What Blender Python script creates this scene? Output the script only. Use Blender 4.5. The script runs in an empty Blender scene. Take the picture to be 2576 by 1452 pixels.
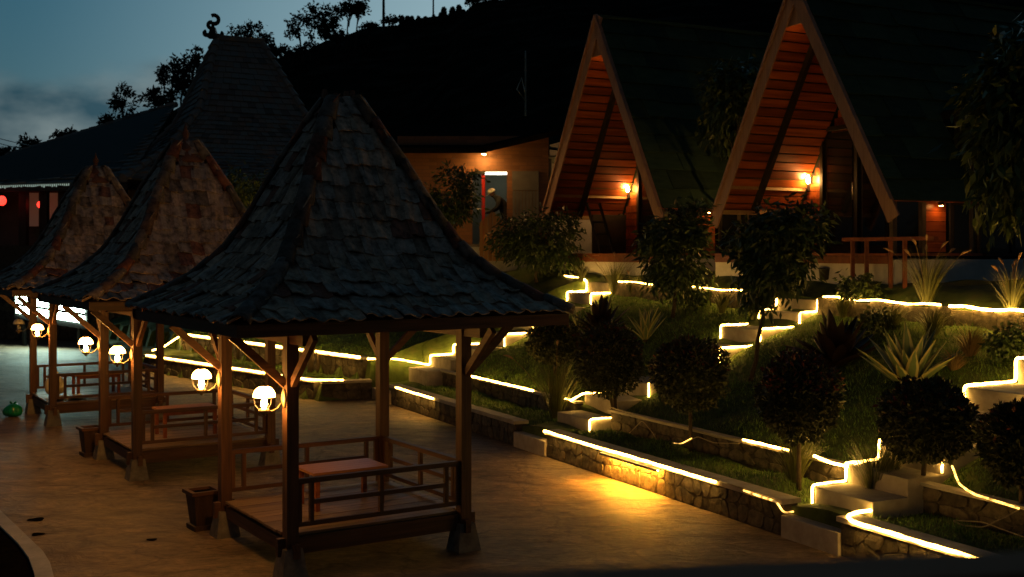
import bpy, bmesh, math, random
import numpy as np
from mathutils import Vector, Matrix, Euler

random.seed(7)
RNG = np.random.default_rng(7)
scene = bpy.context.scene
COL = scene.collection

# ------------------------------------------------------------------ camera
CAM_H = 3.5
cam_data = bpy.data.cameras.new('camera')
cam = bpy.data.objects.new('camera', cam_data)
COL.objects.link(cam)
cam.location = (0, 0, CAM_H)
cam.rotation_euler = (math.radians(90), 0, 0)
cam_data.sensor_width = 36.0
cam_data.lens = 2850.0 / 2576.0 * 36.0
cam_data.shift_y = -86.0 / 2576.0
cam_data.clip_end = 2000
cam_data.dof.use_dof = True
cam_data.dof.focus_distance = 14.0
cam_data.dof.aperture_fstop = 2.8
scene.camera = cam

# ------------------------------------------------------------------ world
SUN_EL, SUN_ROT = math.radians(0.3), math.radians(10)
world = bpy.data.worlds.new('World')
scene.world = world
world.use_nodes = True
wn, wl = world.node_tree.nodes, world.node_tree.links
wn.clear()
w_out = wn.new('ShaderNodeOutputWorld')
w_bg = wn.new('ShaderNodeBackground')
w_bg.inputs['Strength'].default_value = 0.05
w_sky = wn.new('ShaderNodeTexSky')
w_sky.sky_type = 'NISHITA'
w_sky.sun_disc = False
w_sky.sun_elevation = SUN_EL
w_sky.sun_rotation = SUN_ROT
w_sky.altitude = 900
w_sky.air_density = 1.0
w_sky.dust_density = 0.6
w_sky.ozone_density = 2.0
w_tint = wn.new('ShaderNodeMix'); w_tint.data_type = 'RGBA'; w_tint.blend_type = 'MULTIPLY'
w_tint.inputs[0].default_value = 1.0
w_tint.inputs[7].default_value = (1.22, 1.30, 1.15, 1)
wl.new(w_sky.outputs[0], w_tint.inputs[6])
# soft evening clouds low in the sky
w_tc = wn.new('ShaderNodeTexCoord')
w_map = wn.new('ShaderNodeMapping'); w_map.inputs['Scale'].default_value = (3.2, 3.2, 6.5)
w_map.inputs['Location'].default_value = (0.35, 0.0, 0.1)
w_noise = wn.new('ShaderNodeTexNoise'); w_noise.inputs['Scale'].default_value = 1.6
w_noise.inputs['Detail'].default_value = 6; w_noise.inputs['Roughness'].default_value = 0.5
wl.new(w_tc.outputs['Generated'], w_map.inputs[0]); wl.new(w_map.outputs[0], w_noise.inputs[0])
w_sep = wn.new('ShaderNodeSeparateXYZ'); wl.new(w_tc.outputs['Generated'], w_sep.inputs[0])
w_el = wn.new('ShaderNodeMapRange'); w_el.interpolation_type = 'SMOOTHSTEP'
w_el.inputs['From Min'].default_value = 0.21; w_el.inputs['From Max'].default_value = 0.10
w_el.inputs['To Min'].default_value = 0.0; w_el.inputs['To Max'].default_value = 0.42
wl.new(w_sep.outputs['Z'], w_el.inputs['Value'])
w_add = wn.new('ShaderNodeMath'); w_add.operation = 'ADD'
wl.new(w_noise.outputs['Fac'], w_add.inputs[0]); wl.new(w_el.outputs[0], w_add.inputs[1])
w_rmp = wn.new('ShaderNodeMapRange'); w_rmp.interpolation_type = 'SMOOTHSTEP'
w_rmp.inputs['From Min'].default_value = 0.62; w_rmp.inputs['From Max'].default_value = 0.86
w_rmp.inputs['To Max'].default_value = 0.9
wl.new(w_add.outputs[0], w_rmp.inputs['Value'])
w_noise2 = wn.new('ShaderNodeTexNoise'); w_noise2.inputs['Scale'].default_value = 2.6
w_noise2.inputs['Detail'].default_value = 5
wl.new(w_map.outputs[0], w_noise2.inputs[0])
w_ccol = wn.new('ShaderNodeValToRGB')
w_ccol.color_ramp.elements[0].position = 0.44; w_ccol.color_ramp.elements[0].color = (0.42, 1.15, 1.6, 1)
w_ccol.color_ramp.elements[1].position = 0.66; w_ccol.color_ramp.elements[1].color = (3.3, 4.2, 4.3, 1)
wl.new(w_noise2.outputs['Fac'], w_ccol.inputs[0])
w_mix = wn.new('ShaderNodeMix'); w_mix.data_type = 'RGBA'
# afterglow in the thin high haze around the place where the sun went down
w_dot = wn.new('ShaderNodeVectorMath'); w_dot.operation = 'DOT_PRODUCT'
w_dot.inputs[1].default_value = (math.sin(SUN_ROT) * math.cos(.10), math.cos(SUN_ROT) * math.cos(.10), math.sin(.10))
wl.new(w_tc.outputs['Generated'], w_dot.inputs[0])
w_gl = wn.new('ShaderNodeMapRange')
w_gl.inputs['From Min'].default_value = 0.83; w_gl.inputs['From Max'].default_value = 0.99
wl.new(w_dot.outputs['Value'], w_gl.inputs['Value'])
w_pw = wn.new('ShaderNodeMath'); w_pw.operation = 'POWER'; w_pw.inputs[1].default_value = 1.5
wl.new(w_gl.outputs[0], w_pw.inputs[0])
w_glow = wn.new('ShaderNodeMix'); w_glow.data_type = 'RGBA'; w_glow.blend_type = 'ADD'
w_glow.inputs[7].default_value = (4.8, 5.6, 5.2, 1)
# the wider blue-green dusk light, fading away from the sunset
w_wide = wn.new('ShaderNodeMapRange')
w_wide.inputs['From Min'].default_value = 0.15; w_wide.inputs['From Max'].default_value = 1.0
wl.new(w_dot.outputs['Value'], w_wide.inputs['Value'])
w_wpw = wn.new('ShaderNodeMath'); w_wpw.operation = 'POWER'; w_wpw.inputs[1].default_value = 2.6
wl.new(w_wide.outputs[0], w_wpw.inputs[0])
w_wid = wn.new('ShaderNodeMix'); w_wid.data_type = 'RGBA'; w_wid.blend_type = 'ADD'
w_wid.inputs[7].default_value = (0.0, 2.05, 3.55, 1)
wl.new(w_wpw.outputs[0], w_wid.inputs[0]); wl.new(w_tint.outputs[2], w_wid.inputs[6])
wl.new(w_pw.outputs[0], w_glow.inputs[0]); wl.new(w_wid.outputs[2], w_glow.inputs[6])
w_cl = wn.new('ShaderNodeMapRange'); w_cl.inputs['To Min'].default_value = 0.14; w_cl.inputs['To Max'].default_value = 1.75
wl.new(w_wpw.outputs[0], w_cl.inputs['Value'])
w_cm = wn.new('ShaderNodeVectorMath'); w_cm.operation = 'SCALE'
wl.new(w_ccol.outputs[0], w_cm.inputs[0]); wl.new(w_cl.outputs[0], w_cm.inputs['Scale'])
wl.new(w_rmp.outputs[0], w_mix.inputs[0]); wl.new(w_glow.outputs[2], w_mix.inputs[6]); wl.new(w_cm.outputs[0], w_mix.inputs[7])
wl.new(w_mix.outputs[2], w_bg.inputs['Color'])
wl.new(w_bg.outputs[0], w_out.inputs['Surface'])

# afterglow of the sun that has gone behind the hill
sun_data = bpy.data.lights.new('sun', 'SUN')
sun_data.energy = 0.02
sun_data.angle = math.radians(20)
sun_data.color = (1.0, 0.88, 0.78)
sun = bpy.data.objects.new('sun', sun_data)
COL.objects.link(sun)
sun.rotation_euler = (math.radians(78), 0, math.radians(180) - SUN_ROT)

vs = scene.view_settings
vs.view_transform = 'Standard'
vs.look = 'None'
vs.exposure = 0.0
vs.gamma = 1.0
vs.use_curve_mapping = False
scene.cycles.use_denoising = True
scene.cycles.use_light_tree = True
scene.cycles.max_bounces = 6
scene.cycles.sample_clamp_indirect = 4.0
scene.cycles.caustics_reflective = False
scene.cycles.caustics_refractive = False

# ------------------------------------------------------------------ helpers: materials
def new_mat(name):
    m = bpy.data.materials.new(name)
    m.use_nodes = True
    nt = m.node_tree
    b = nt.nodes['Principled BSDF']
    return m, nt, b

def ramp(nt, stops):
    r = nt.nodes.new('ShaderNodeValToRGB')
    cr = r.color_ramp
    while len(cr.elements) < len(stops):
        cr.elements.new(0.5)
    for e, (p, c) in zip(cr.elements, stops):
        e.position = p
        e.color = (c[0], c[1], c[2], 1)
    return r

def noise(nt, scale, detail=5, rough=0.55, coord='Object', stretch=None, dist=0.0):
    tc = nt.nodes.new('ShaderNodeTexCoord')
    n = nt.nodes.new('ShaderNodeTexNoise')
    n.inputs['Scale'].default_value = scale
    n.inputs['Detail'].default_value = detail
    n.inputs['Roughness'].default_value = rough
    n.inputs['Distortion'].default_value = dist
    if stretch:
        mp = nt.nodes.new('ShaderNodeMapping')
        mp.inputs['Scale'].default_value = stretch
        nt.links.new(tc.outputs[coord], mp.inputs[0])
        nt.links.new(mp.outputs[0], n.inputs['Vector'])
    else:
        nt.links.new(tc.outputs[coord], n.inputs['Vector'])
    return n

def mixc(nt, a, b, fac, mode='MIX'):
    m = nt.nodes.new('ShaderNodeMix')
    m.data_type = 'RGBA'
    m.blend_type = mode
    for sock, val in ((0, fac), (6, a), (7, b)):
        if hasattr(val, 'is_linked') or hasattr(val, 'links'):
            nt.links.new(val, m.inputs[sock])
        elif sock == 0:
            m.inputs[0].default_value = val
        else:
            m.inputs[sock].default_value = (*val, 1)
    return m.outputs[2]

def bump(nt, b, height, strength=0.4, distance=0.02):
    bp = nt.nodes.new('ShaderNodeBump')
    bp.inputs['Strength'].default_value = strength
    bp.inputs['Distance'].default_value = distance
    nt.links.new(height, bp.inputs['Height'])
    nt.links.new(bp.outputs[0], b.inputs['Normal'])

def mat_mottled(name, c1, c2, scale=6, rough=0.8, bumpd=0.01, bs=0.4, stretch=None, rnd=0.0, spec=0.3, island=0.0, c3=None, detail=6):
    m, nt, b = new_mat(name)
    n = noise(nt, scale, detail, 0.6, 'Object', stretch)
    stops = [(0.3, c1), (0.7, c2)] if c3 is None else [(0.25, c1), (0.5, c2), (0.75, c3)]
    r = ramp(nt, stops)
    nt.links.new(n.outputs['Fac'], r.inputs[0])
    out = r.outputs[0]
    if rnd or island:
        if rnd:
            src = nt.nodes.new('ShaderNodeObjectInfo').outputs['Random']; amt = rnd
        else:
            src = nt.nodes.new('ShaderNodeNewGeometry').outputs['Random Per Island']; amt = island
        mr = nt.nodes.new('ShaderNodeMapRange')
        mr.inputs['To Min'].default_value = 1 - amt
        mr.inputs['To Max'].default_value = 1 + amt
        nt.links.new(src, mr.inputs['Value'])
        comb = nt.nodes.new('ShaderNodeCombineColor')
        for k in range(3):
            nt.links.new(mr.outputs[0], comb.inputs[k])
        out = mixc(nt, out, comb.outputs[0], 1.0, 'MULTIPLY')
    nt.links.new(out, b.inputs['Base Color'])
    b.inputs['Roughness'].default_value = rough
    b.inputs['Specular IOR Level'].default_value = spec
    if bumpd:
        bump(nt, b, n.outputs['Fac'], bs, bumpd)
    return m

def mat_emit(name, col, strength):
    m, nt, b = new_mat(name)
    b.inputs['Base Color'].default_value = (0.8, 0.8, 0.8, 1)
    b.inputs['Emission Color'].default_value = (*col, 1)
    b.inputs['Emission Strength'].default_value = strength
    return m

def mat_wood(name, c1, c2, axis='X', rough=0.6, scale=5, rnd=0.2, spec=0.35):
    st = {'X': (0.25, 4, 4), 'Y': (4, 0.25, 4), 'Z': (4, 4, 0.25)}[axis]
    return mat_mottled(name, c1, c2, scale, rough, 0.004, 0.35, st, rnd, spec)

M = {}
M['plaza'] = None
M['wood_post'] = mat_wood('wood_post', (0.040, 0.018, 0.010), (0.125, 0.058, 0.030), 'Z', 0.5)
M['wood_x'] = mat_wood('wood_rail_x', (0.040, 0.018, 0.010), (0.125, 0.058, 0.030), 'X', 0.5)
M['wood_y'] = mat_wood('wood_rail_y', (0.040, 0.018, 0.010), (0.125, 0.058, 0.030), 'Y', 0.5)
M['plank'] = mat_wood('floor_plank', (0.12, 0.075, 0.04), (0.26, 0.165, 0.09), 'X', 0.45, 6, 0.3)
M['tabletop'] = mat_wood('table_wood', (0.22, 0.09, 0.04), (0.34, 0.16, 0.07), 'X', 0.35, 6, 0.15)
M['dark_wood'] = mat_wood('dark_wood', (0.02, 0.012, 0.008), (0.045, 0.024, 0.014), 'Z', 0.6)
M['base_stone'] = mat_mottled('base_stone', (0.10, 0.09, 0.075), (0.22, 0.2, 0.17), 9, 0.9, 0.02)
M['concrete'] = mat_mottled('pale_concrete', (0.30, 0.26, 0.20), (0.46, 0.41, 0.33), 5, 0.85, 0.01, 0.3, None, 0.12)
M['coping'] = mat_mottled('coping_concrete', (0.30, 0.31, 0.31), (0.48, 0.49, 0.48), 4, 0.85, 0.01, 0.4)
M['plaster'] = mat_mottled('white_plaster', (0.42, 0.40, 0.40), (0.56, 0.54, 0.53), 3, 0.8, 0.003, 0.3)
M['stone'] = mat_mottled('wall_stone', (0.035, 0.030, 0.022), (0.13, 0.105, 0.07), 9, 0.9, 0.04, 0.8, None, 0.4)
M['mortar'] = mat_mottled('mortar', (0.035, 0.03, 0.022), (0.085, 0.07, 0.048), 12, 0.95, 0.01)
M['soil'] = mat_mottled('dark_soil', (0.004, 0.0035, 0.003), (0.012, 0.010, 0.007), 14, 1.0, 0.03, spec=0.0)
M['iron'] = mat_mottled('dark_iron', (0.015, 0.015, 0.015), (0.03, 0.028, 0.026), 20, 0.5, 0.0)
M['brass'] = mat_mottled('painted_metal', (0.45, 0.38, 0.26), (0.6, 0.52, 0.38), 12, 0.35, 0.0, spec=0.6)
M['lamp_metal'] = mat_mottled('antique_lamp_metal', (0.10, 0.075, 0.04), (0.18, 0.135, 0.075), 12, 0.4, 0.0, spec=0.5)
M['cable'] = mat_mottled('cable', (0.10, 0.085, 0.06), (0.2, 0.17, 0.12), 20, 0.5, 0.0)
M['dull_rope'] = mat_mottled('unlit_rope_light', (0.25, 0.2, 0.11), (0.4, 0.33, 0.2), 60, 0.35, 0.0)
M['bark'] = mat_mottled('bark', (0.03, 0.022, 0.014), (0.09, 0.065, 0.04), 14, 0.9, 0.02, 0.6, (3, 3, .6))

LEDC = (1.0, 0.53, 0.10)
def mat_led(name, col, strength, lo=0.22, hi=1.6):
    m = mat_emit(name, col, strength)
    nt = m.node_tree
    n = noise(nt, 9.0, 2, 0.6, 'Object')
    mr = nt.nodes.new('ShaderNodeMapRange')
    mr.inputs['From Min'].default_value = 0.35; mr.inputs['From Max'].default_value = 0.65
    mr.inputs['To Min'].default_value = strength * lo; mr.inputs['To Max'].default_value = strength * hi
    nt.links.new(n.outputs['Fac'], mr.inputs['Value'])
    nt.links.new(mr.outputs[0], nt.nodes['Principled BSDF'].inputs['Emission Strength'])
    return m
M['led'] = mat_led('warm_led', LEDC, 35)
M['led_hot'] = mat_led('warm_led_bright', (1.0, 0.37, 0.03), 1100)
M['led_mid'] = mat_led('warm_led_fresh', (1.0, 0.52, 0.09), 52)
M['led_dim'] = mat_led('warm_led_worn', (1.0, 0.5, 0.09), 3, .1, 2.2)
M['led_far'] = mat_emit('cool_led', (0.75, 1.0, 0.85), 0.35)
M['shade'] = mat_emit('opal_glass_lit', (1.0, 0.43, 0.08), 66)
M['chimney'] = mat_emit('glass_chimney_lit', (1.0, 0.43, 0.08), 520)
M['shade_off'] = mat_mottled('opal_glass_unlit', (0.5, 0.48, 0.42), (0.6, 0.58, 0.5), 6, 0.25, 0.0)
M['candle'] = mat_emit('candle_bulb', (1.0, 0.48, 0.13), 400)
M['sign'] = mat_emit('sign_face_lit', (0.68, 1.0, 0.82), 46)
M['lantern_red'] = mat_emit('red_lantern_lit', (1.0, 0.035, 0.02), 3)
M['tube'] = mat_emit('white_tube', (1.0, 0.93, 0.72), 7)
M['downlight'] = mat_emit('downlight', (1.0, 0.52, 0.14), 1200)

# ---- roof tiles
def mat_tile(name, base=(0.44, 0.315, 0.235), warm=(0.28, 0.12, 0.08), blue=(0.41, 0.325, 0.275)):
    m, nt, b = new_mat(name)
    oi = nt.nodes.new('ShaderNodeObjectInfo')
    r = ramp(nt, [(0.0, blue), (0.34, base), (0.62, tuple(x * 0.6 for x in base)), (0.78, tuple(x * 1.25 for x in base)), (0.9, warm), (1.0, tuple(x * 0.55 for x in warm))])
    r.color_ramp.interpolation = 'CONSTANT'
    nt.links.new(oi.outputs['Random'], r.inputs[0])
    geo = nt.nodes.new('ShaderNodeNewGeometry')
    n = nt.nodes.new('ShaderNodeTexNoise')
    n.inputs['Scale'].default_value = 9; n.inputs['Detail'].default_value = 7; n.inputs['Roughness'].default_value = 0.65
    nt.links.new(geo.outputs['Position'], n.inputs['Vector'])
    rr = ramp(nt, [(0.32, (0.25, 0.25, 0.24)), (0.52, (1, 1, 1)), (0.75, (1.55, 1.6, 1.6))])
    nt.links.new(n.outputs['Fac'], rr.inputs[0])
    out = mixc(nt, r.outputs[0], rr.outputs[0], 1.0, 'MULTIPLY')
    nt.links.new(out, b.inputs['Base Color'])
    b.inputs['Roughness'].default_value = 0.75
    b.inputs['Specular IOR Level'].default_value = 0.35
    bump(nt, b, n.outputs['Fac'], 0.5, 0.02)
    return m
M['tile'] = mat_tile('weathered_clay_tile')
M['hip_tile'] = mat_tile('hip_clay_tile', (0.17, 0.14, 0.125), (0.2, 0.075, 0.05), (0.16, 0.10, 0.08))
M['terracotta'] = mat_mottled('terracotta', (0.13, 0.055, 0.035), (0.24, 0.11, 0.07), 6, 0.8, 0.01)

def mat_tile_far():
    m, nt, b = new_mat('far_clay_tiles')
    geo = nt.nodes.new('ShaderNodeNewGeometry')
    r = ramp(nt, [(0.0, (0.15, 0.17, 0.175)), (0.4, (0.18, 0.17, 0.165)), (0.75, (0.2, 0.14, 0.12)), (1.0, (0.08, 0.08, 0.08))])
    nt.links.new(geo.outputs['Random Per Island'], r.inputs[0])
    nt.links.new(r.outputs[0], b.inputs['Base Color'])
    b.inputs['Roughness'].default_value = 0.85
    return m
M['tile_far'] = mat_tile_far()

# ---- plaza: worn brushed concrete
def mat_plaza():
    m, nt, b = new_mat('brushed_concrete_plaza')
    n1 = noise(nt, 0.45, 6, 0.6, 'Object', (1, 1.5, 1), 0.6)
    n2 = noise(nt, 1.7, 9, 0.7, 'Object', (1.0, 1.7, 1), 0.8)
    n3 = noise(nt, 11, 7, 0.7, 'Object', (0.7, 1.6, 1), 0.5)
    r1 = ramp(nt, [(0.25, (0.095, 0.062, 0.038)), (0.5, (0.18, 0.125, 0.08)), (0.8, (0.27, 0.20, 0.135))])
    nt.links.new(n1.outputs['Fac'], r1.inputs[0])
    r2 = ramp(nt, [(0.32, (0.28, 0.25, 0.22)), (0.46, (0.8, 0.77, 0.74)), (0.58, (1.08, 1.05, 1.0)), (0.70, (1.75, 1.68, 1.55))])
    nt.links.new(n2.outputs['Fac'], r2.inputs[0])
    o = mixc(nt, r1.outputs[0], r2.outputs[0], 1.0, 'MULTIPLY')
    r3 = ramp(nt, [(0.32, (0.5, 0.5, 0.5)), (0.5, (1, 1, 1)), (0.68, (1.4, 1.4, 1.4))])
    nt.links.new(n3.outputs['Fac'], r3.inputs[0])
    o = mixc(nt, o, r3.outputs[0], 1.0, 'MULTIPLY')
    tcv = nt.nodes.new('ShaderNodeTexCoord'); vo = nt.nodes.new('ShaderNodeTexVoronoi'); vo.feature = 'DISTANCE_TO_EDGE'
    vo.inputs['Scale'].default_value = 0.33
    wv = nt.nodes.new('ShaderNodeVectorMath'); wv.operation = 'ADD'
    nz = noise(nt, 1.3, 4, 0.6, 'Object'); nt.links.new(tcv.outputs['Object'], wv.inputs[0]); nt.links.new(nz.outputs['Color'], wv.inputs[1])
    nt.links.new(wv.outputs[0], vo.inputs['Vector'])
    crk = ramp(nt, [(0.0, (0.35, 0.33, 0.3)), (0.006, (0.6, 0.58, 0.55)), (0.012, (1, 1, 1))])
    nt.links.new(vo.outputs['Distance'], crk.inputs[0])
    o = mixc(nt, o, crk.outputs[0], 0.8, 'MULTIPLY')
    st = noise(nt, 0.9, 3, 0.5, 'Object', (1, 1.2, 1), 0.3)
    srm = ramp(nt, [(0.28, (0.5, 0.46, 0.42)), (0.42, (1, 1, 1))])
    nt.links.new(st.outputs['Fac'], srm.inputs[0])
    o = mixc(nt, o, srm.outputs[0], 1.0, 'MULTIPLY')
    nt.links.new(o, b.inputs['Base Color'])
    rr = nt.nodes.new('ShaderNodeMapRange')
    rr.inputs['To Min'].default_value = 0.45; rr.inputs['To Max'].default_value = 0.85
    nt.links.new(n1.outputs['Fac'], rr.inputs['Value']); nt.links.new(rr.outputs[0], b.inputs['Roughness'])
    b.inputs['Specular IOR Level'].default_value = 0.35
    ad = nt.nodes.new('ShaderNodeMath'); ad.operation = 'ADD'
    nt.links.new(n2.outputs['Fac'], ad.inputs[0]); nt.links.new(n1.outputs['Fac'], ad.inputs[1])
    bump(nt, b, ad.outputs[0], 1.0, 0.06)
    return m
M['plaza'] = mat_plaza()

M['lawn'] = mat_mottled('lawn_ground', (0.02, 0.032, 0.008), (0.065, 0.10, 0.02), 3.5, 0.95, 0.03, 0.8, c3=(0.10, 0.11, 0.035))
M['grass'] = mat_mottled('grass_blades', (0.04, 0.09, 0.01), (0.10, 0.19, 0.025), 2.2, 0.6, 0.0, island=0.5, c3=(0.15, 0.18, 0.035))
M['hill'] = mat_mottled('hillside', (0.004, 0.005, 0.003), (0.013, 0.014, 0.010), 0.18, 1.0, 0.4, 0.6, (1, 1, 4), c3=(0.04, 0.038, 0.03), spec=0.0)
M['leaf_dark'] = mat_mottled('leaf_dark', (0.018, 0.038, 0.010), (0.055, 0.085, 0.022), 4, 0.45, 0.0, island=0.5)
M['leaf_mid'] = mat_mottled('leaf_mid', (0.03, 0.055, 0.014), (0.09, 0.12, 0.03), 4, 0.45, 0.0, island=0.5)
M['leaf_ball'] = mat_mottled('leaf_topiary', (0.018, 0.028, 0.008), (0.055, 0.058, 0.02), 4, 0.45, 0.0, island=0.5)
M['leaf_red'] = mat_mottled('leaf_red_shoot', (0.06, 0.012, 0.006), (0.13, 0.03, 0.012), 4, 0.45, 0.0, island=0.4)
M['leaf_far'] = mat_mottled('leaf_far', (0.008, 0.014, 0.010), (0.02, 0.028, 0.02), 0.5, 0.8, 0.0, island=0.4)
M['bromeliad'] = mat_mottled('bromeliad_leaf', (0.012, 0.006, 0.006), (0.030, 0.017, 0.014), 5, 0.35, 0.0, 0.4, None, 0.3)
M['fountain'] = mat_mottled('fountain_grass', (0.06, 0.075, 0.018), (0.15, 0.15, 0.045), 3, 0.55, 0.0, island=0.45)
M['straw'] = mat_mottled('dry_straw', (0.16, 0.11, 0.05), (0.3, 0.2, 0.09), 3, 0.7, 0.0, island=0.4)
M['plume'] = mat_mottled('grass_plume', (0.22, 0.12, 0.07), (0.36, 0.22, 0.13), 8, 0.9, 0.0)
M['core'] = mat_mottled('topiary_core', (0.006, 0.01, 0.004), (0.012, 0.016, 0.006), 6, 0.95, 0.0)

def mat_agave():
    m, nt, b = new_mat('variegated_agave_leaf')
    tc = nt.nodes.new('ShaderNodeTexCoord')
    sp = nt.nodes.new('ShaderNodeSeparateXYZ')
    nt.links.new(tc.outputs['UV'], sp.inputs[0])
    r = ramp(nt, [(0.0, (0.42, 0.38, 0.17)), (0.18, (0.44, 0.40, 0.18)), (0.26, (0.10, 0.15, 0.07)), (0.74, (0.12, 0.17, 0.08)), (0.84, (0.36, 0.32, 0.13)), (1.0, (0.34, 0.3, 0.12))])
    nt.links.new(sp.outputs['X'], r.inputs[0])
    nt.links.new(r.outputs[0], b.inputs['Base Color'])
    b.inputs['Roughness'].default_value = 0.4
    return m
M['agave'] = mat_agave()

# cabins
M['cabin_roof'] = mat_mottled('green_shingle', (0.018, 0.040, 0.022), (0.038, 0.066, 0.038), 2.5, 0.8, 0.006, 0.3, (1, 1, 4), 0.35, spec=0.15)
M['barge'] = mat_wood('barge_board', (0.22, 0.12, 0.085), (0.34, 0.20, 0.14), 'Z', 0.6, 4)
M['cabin_plank'] = mat_wood('varnished_plank', (0.14, 0.033, 0.008), (0.36, 0.10, 0.022), 'X', 0.35, 3.0, 0.35)
M['cabin_beam'] = mat_wood('pale_beam', (0.30, 0.20, 0.09), (0.42, 0.29, 0.14), 'Y', 0.5, 4)
M['frame_dark'] = mat_mottled('dark_frame', (0.02, 0.018, 0.013), (0.035, 0.03, 0.022), 8, 0.5, 0.0)
M['frame_tan'] = mat_mottled('tan_frame', (0.07, 0.05, 0.025), (0.1, 0.075, 0.04), 8, 0.5, 0.0)
m, nt, b = new_mat('dark_glass')
b.inputs['Base Color'].default_value = (0.012, 0.013, 0.013, 1); b.inputs['Roughness'].default_value = 0.06
b.inputs['Specular IOR Level'].default_value = 0.6
M['glass'] = m
m, nt, b = new_mat('steel')
b.inputs['Base Color'].default_value = (0.6, 0.58, 0.54, 1); b.inputs['Metallic'].default_value = 1; b.inputs['Roughness'].default_value = 0.3
M['steel'] = m
M['bamboo'] = mat_mottled('bamboo', (0.16, 0.17, 0.15), (0.3, 0.31, 0.27), 6, 0.6, 0.0)
M['red_rail'] = mat_mottled('red_wood', (0.13, 0.035, 0.015), (0.22, 0.07, 0.03), 8, 0.5, 0.0, 0.4, None, 0.2)

def mat_brick():
    m, nt, b = new_mat('thin_brick')
    tc = nt.nodes.new('ShaderNodeTexCoord')
    mp = nt.nodes.new('ShaderNodeMapping'); mp.inputs['Rotation'].default_value = (math.radians(90), 0, 0)
    nt.links.new(tc.outputs['Object'], mp.inputs[0])
    br = nt.nodes.new('ShaderNodeTexBrick')
    br.inputs['Scale'].default_value = 1.0
    br.inputs['Brick Width'].default_value = 0.45; br.inputs['Row Height'].default_value = 0.11
    br.inputs['Mortar Size'].default_value = 0.008
    br.inputs['Color1'].default_value = (0.26, 0.11, 0.04, 1); br.inputs['Color2'].default_value = (0.19, 0.08, 0.03, 1)
    br.inputs['Mortar'].default_value = (0.16, 0.08, 0.04, 1)
    nt.links.new(mp.outputs[0], br.inputs['Vector'])
    nt.links.new(br.outputs['Color'], b.inputs['Base Color'])
    b.inputs['Roughness'].default_value = 0.6
    return m
M['brick'] = mat_brick()
M['red_paint'] = mat_mottled('red_paint', (0.4, 0.02, 0.012), (0.5, 0.03, 0.02), 5, 0.5, 0.0)
M['roof_black'] = mat_mottled('old_dark_roofing', (0.008, 0.007, 0.006), (0.02, 0.017, 0.014), 4, 1.0, 0.01, spec=0.0)
M['grey_board'] = mat_mottled('grey_board', (0.15, 0.13, 0.11), (0.2, 0.175, 0.15), 3, 0.8, 0.0)
M['gate_wood'] = mat_wood('gate_wood', (0.30, 0.15, 0.05), (0.42, 0.22, 0.08), 'Z', 0.6, 4)
M['room_wall'] = mat_mottled('room_wall', (0.22, 0.245, 0.21), (0.28, 0.31, 0.27), 2, 0.85, 0.0)
M['cloth_dark'] = mat_mottled('dark_jacket', (0.012, 0.012, 0.014), (0.03, 0.03, 0.032), 8, 0.85, 0.0)
M['cap'] = mat_mottled('white_cap', (0.55, 0.52, 0.46), (0.65, 0.62, 0.55), 8, 0.85, 0.0)
M['skin'] = mat_mottled('skin', (0.3, 0.17, 0.11), (0.36, 0.21, 0.14), 8, 0.6, 0.0)
M['bag_green'] = mat_mottled('green_plastic', (0.0, 0.16, 0.075), (0.01, 0.25, 0.12), 6, 0.3, 0.01, 0.6, spec=0.5)
M['bag_clear'] = mat_mottled('translucent_plastic', (0.45, 0.4, 0.25), (0.62, 0.56, 0.38), 7, 0.3, 0.02, 0.6, spec=0.5)
M['hall_wall'] = mat_mottled('hall_wall', (0.16, 0.13, 0.09), (0.25, 0.2, 0.14), 1.5, 0.85, 0.0)
M['foreground_rail'] = mat_wood('balcony_rail', (0.16, 0.06, 0.03), (0.24, 0.10, 0.05), 'X', 0.8, 4, spec=0.1)

# ------------------------------------------------------------------ helpers: meshes
def V(*a):
    return Vector(a)

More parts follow.
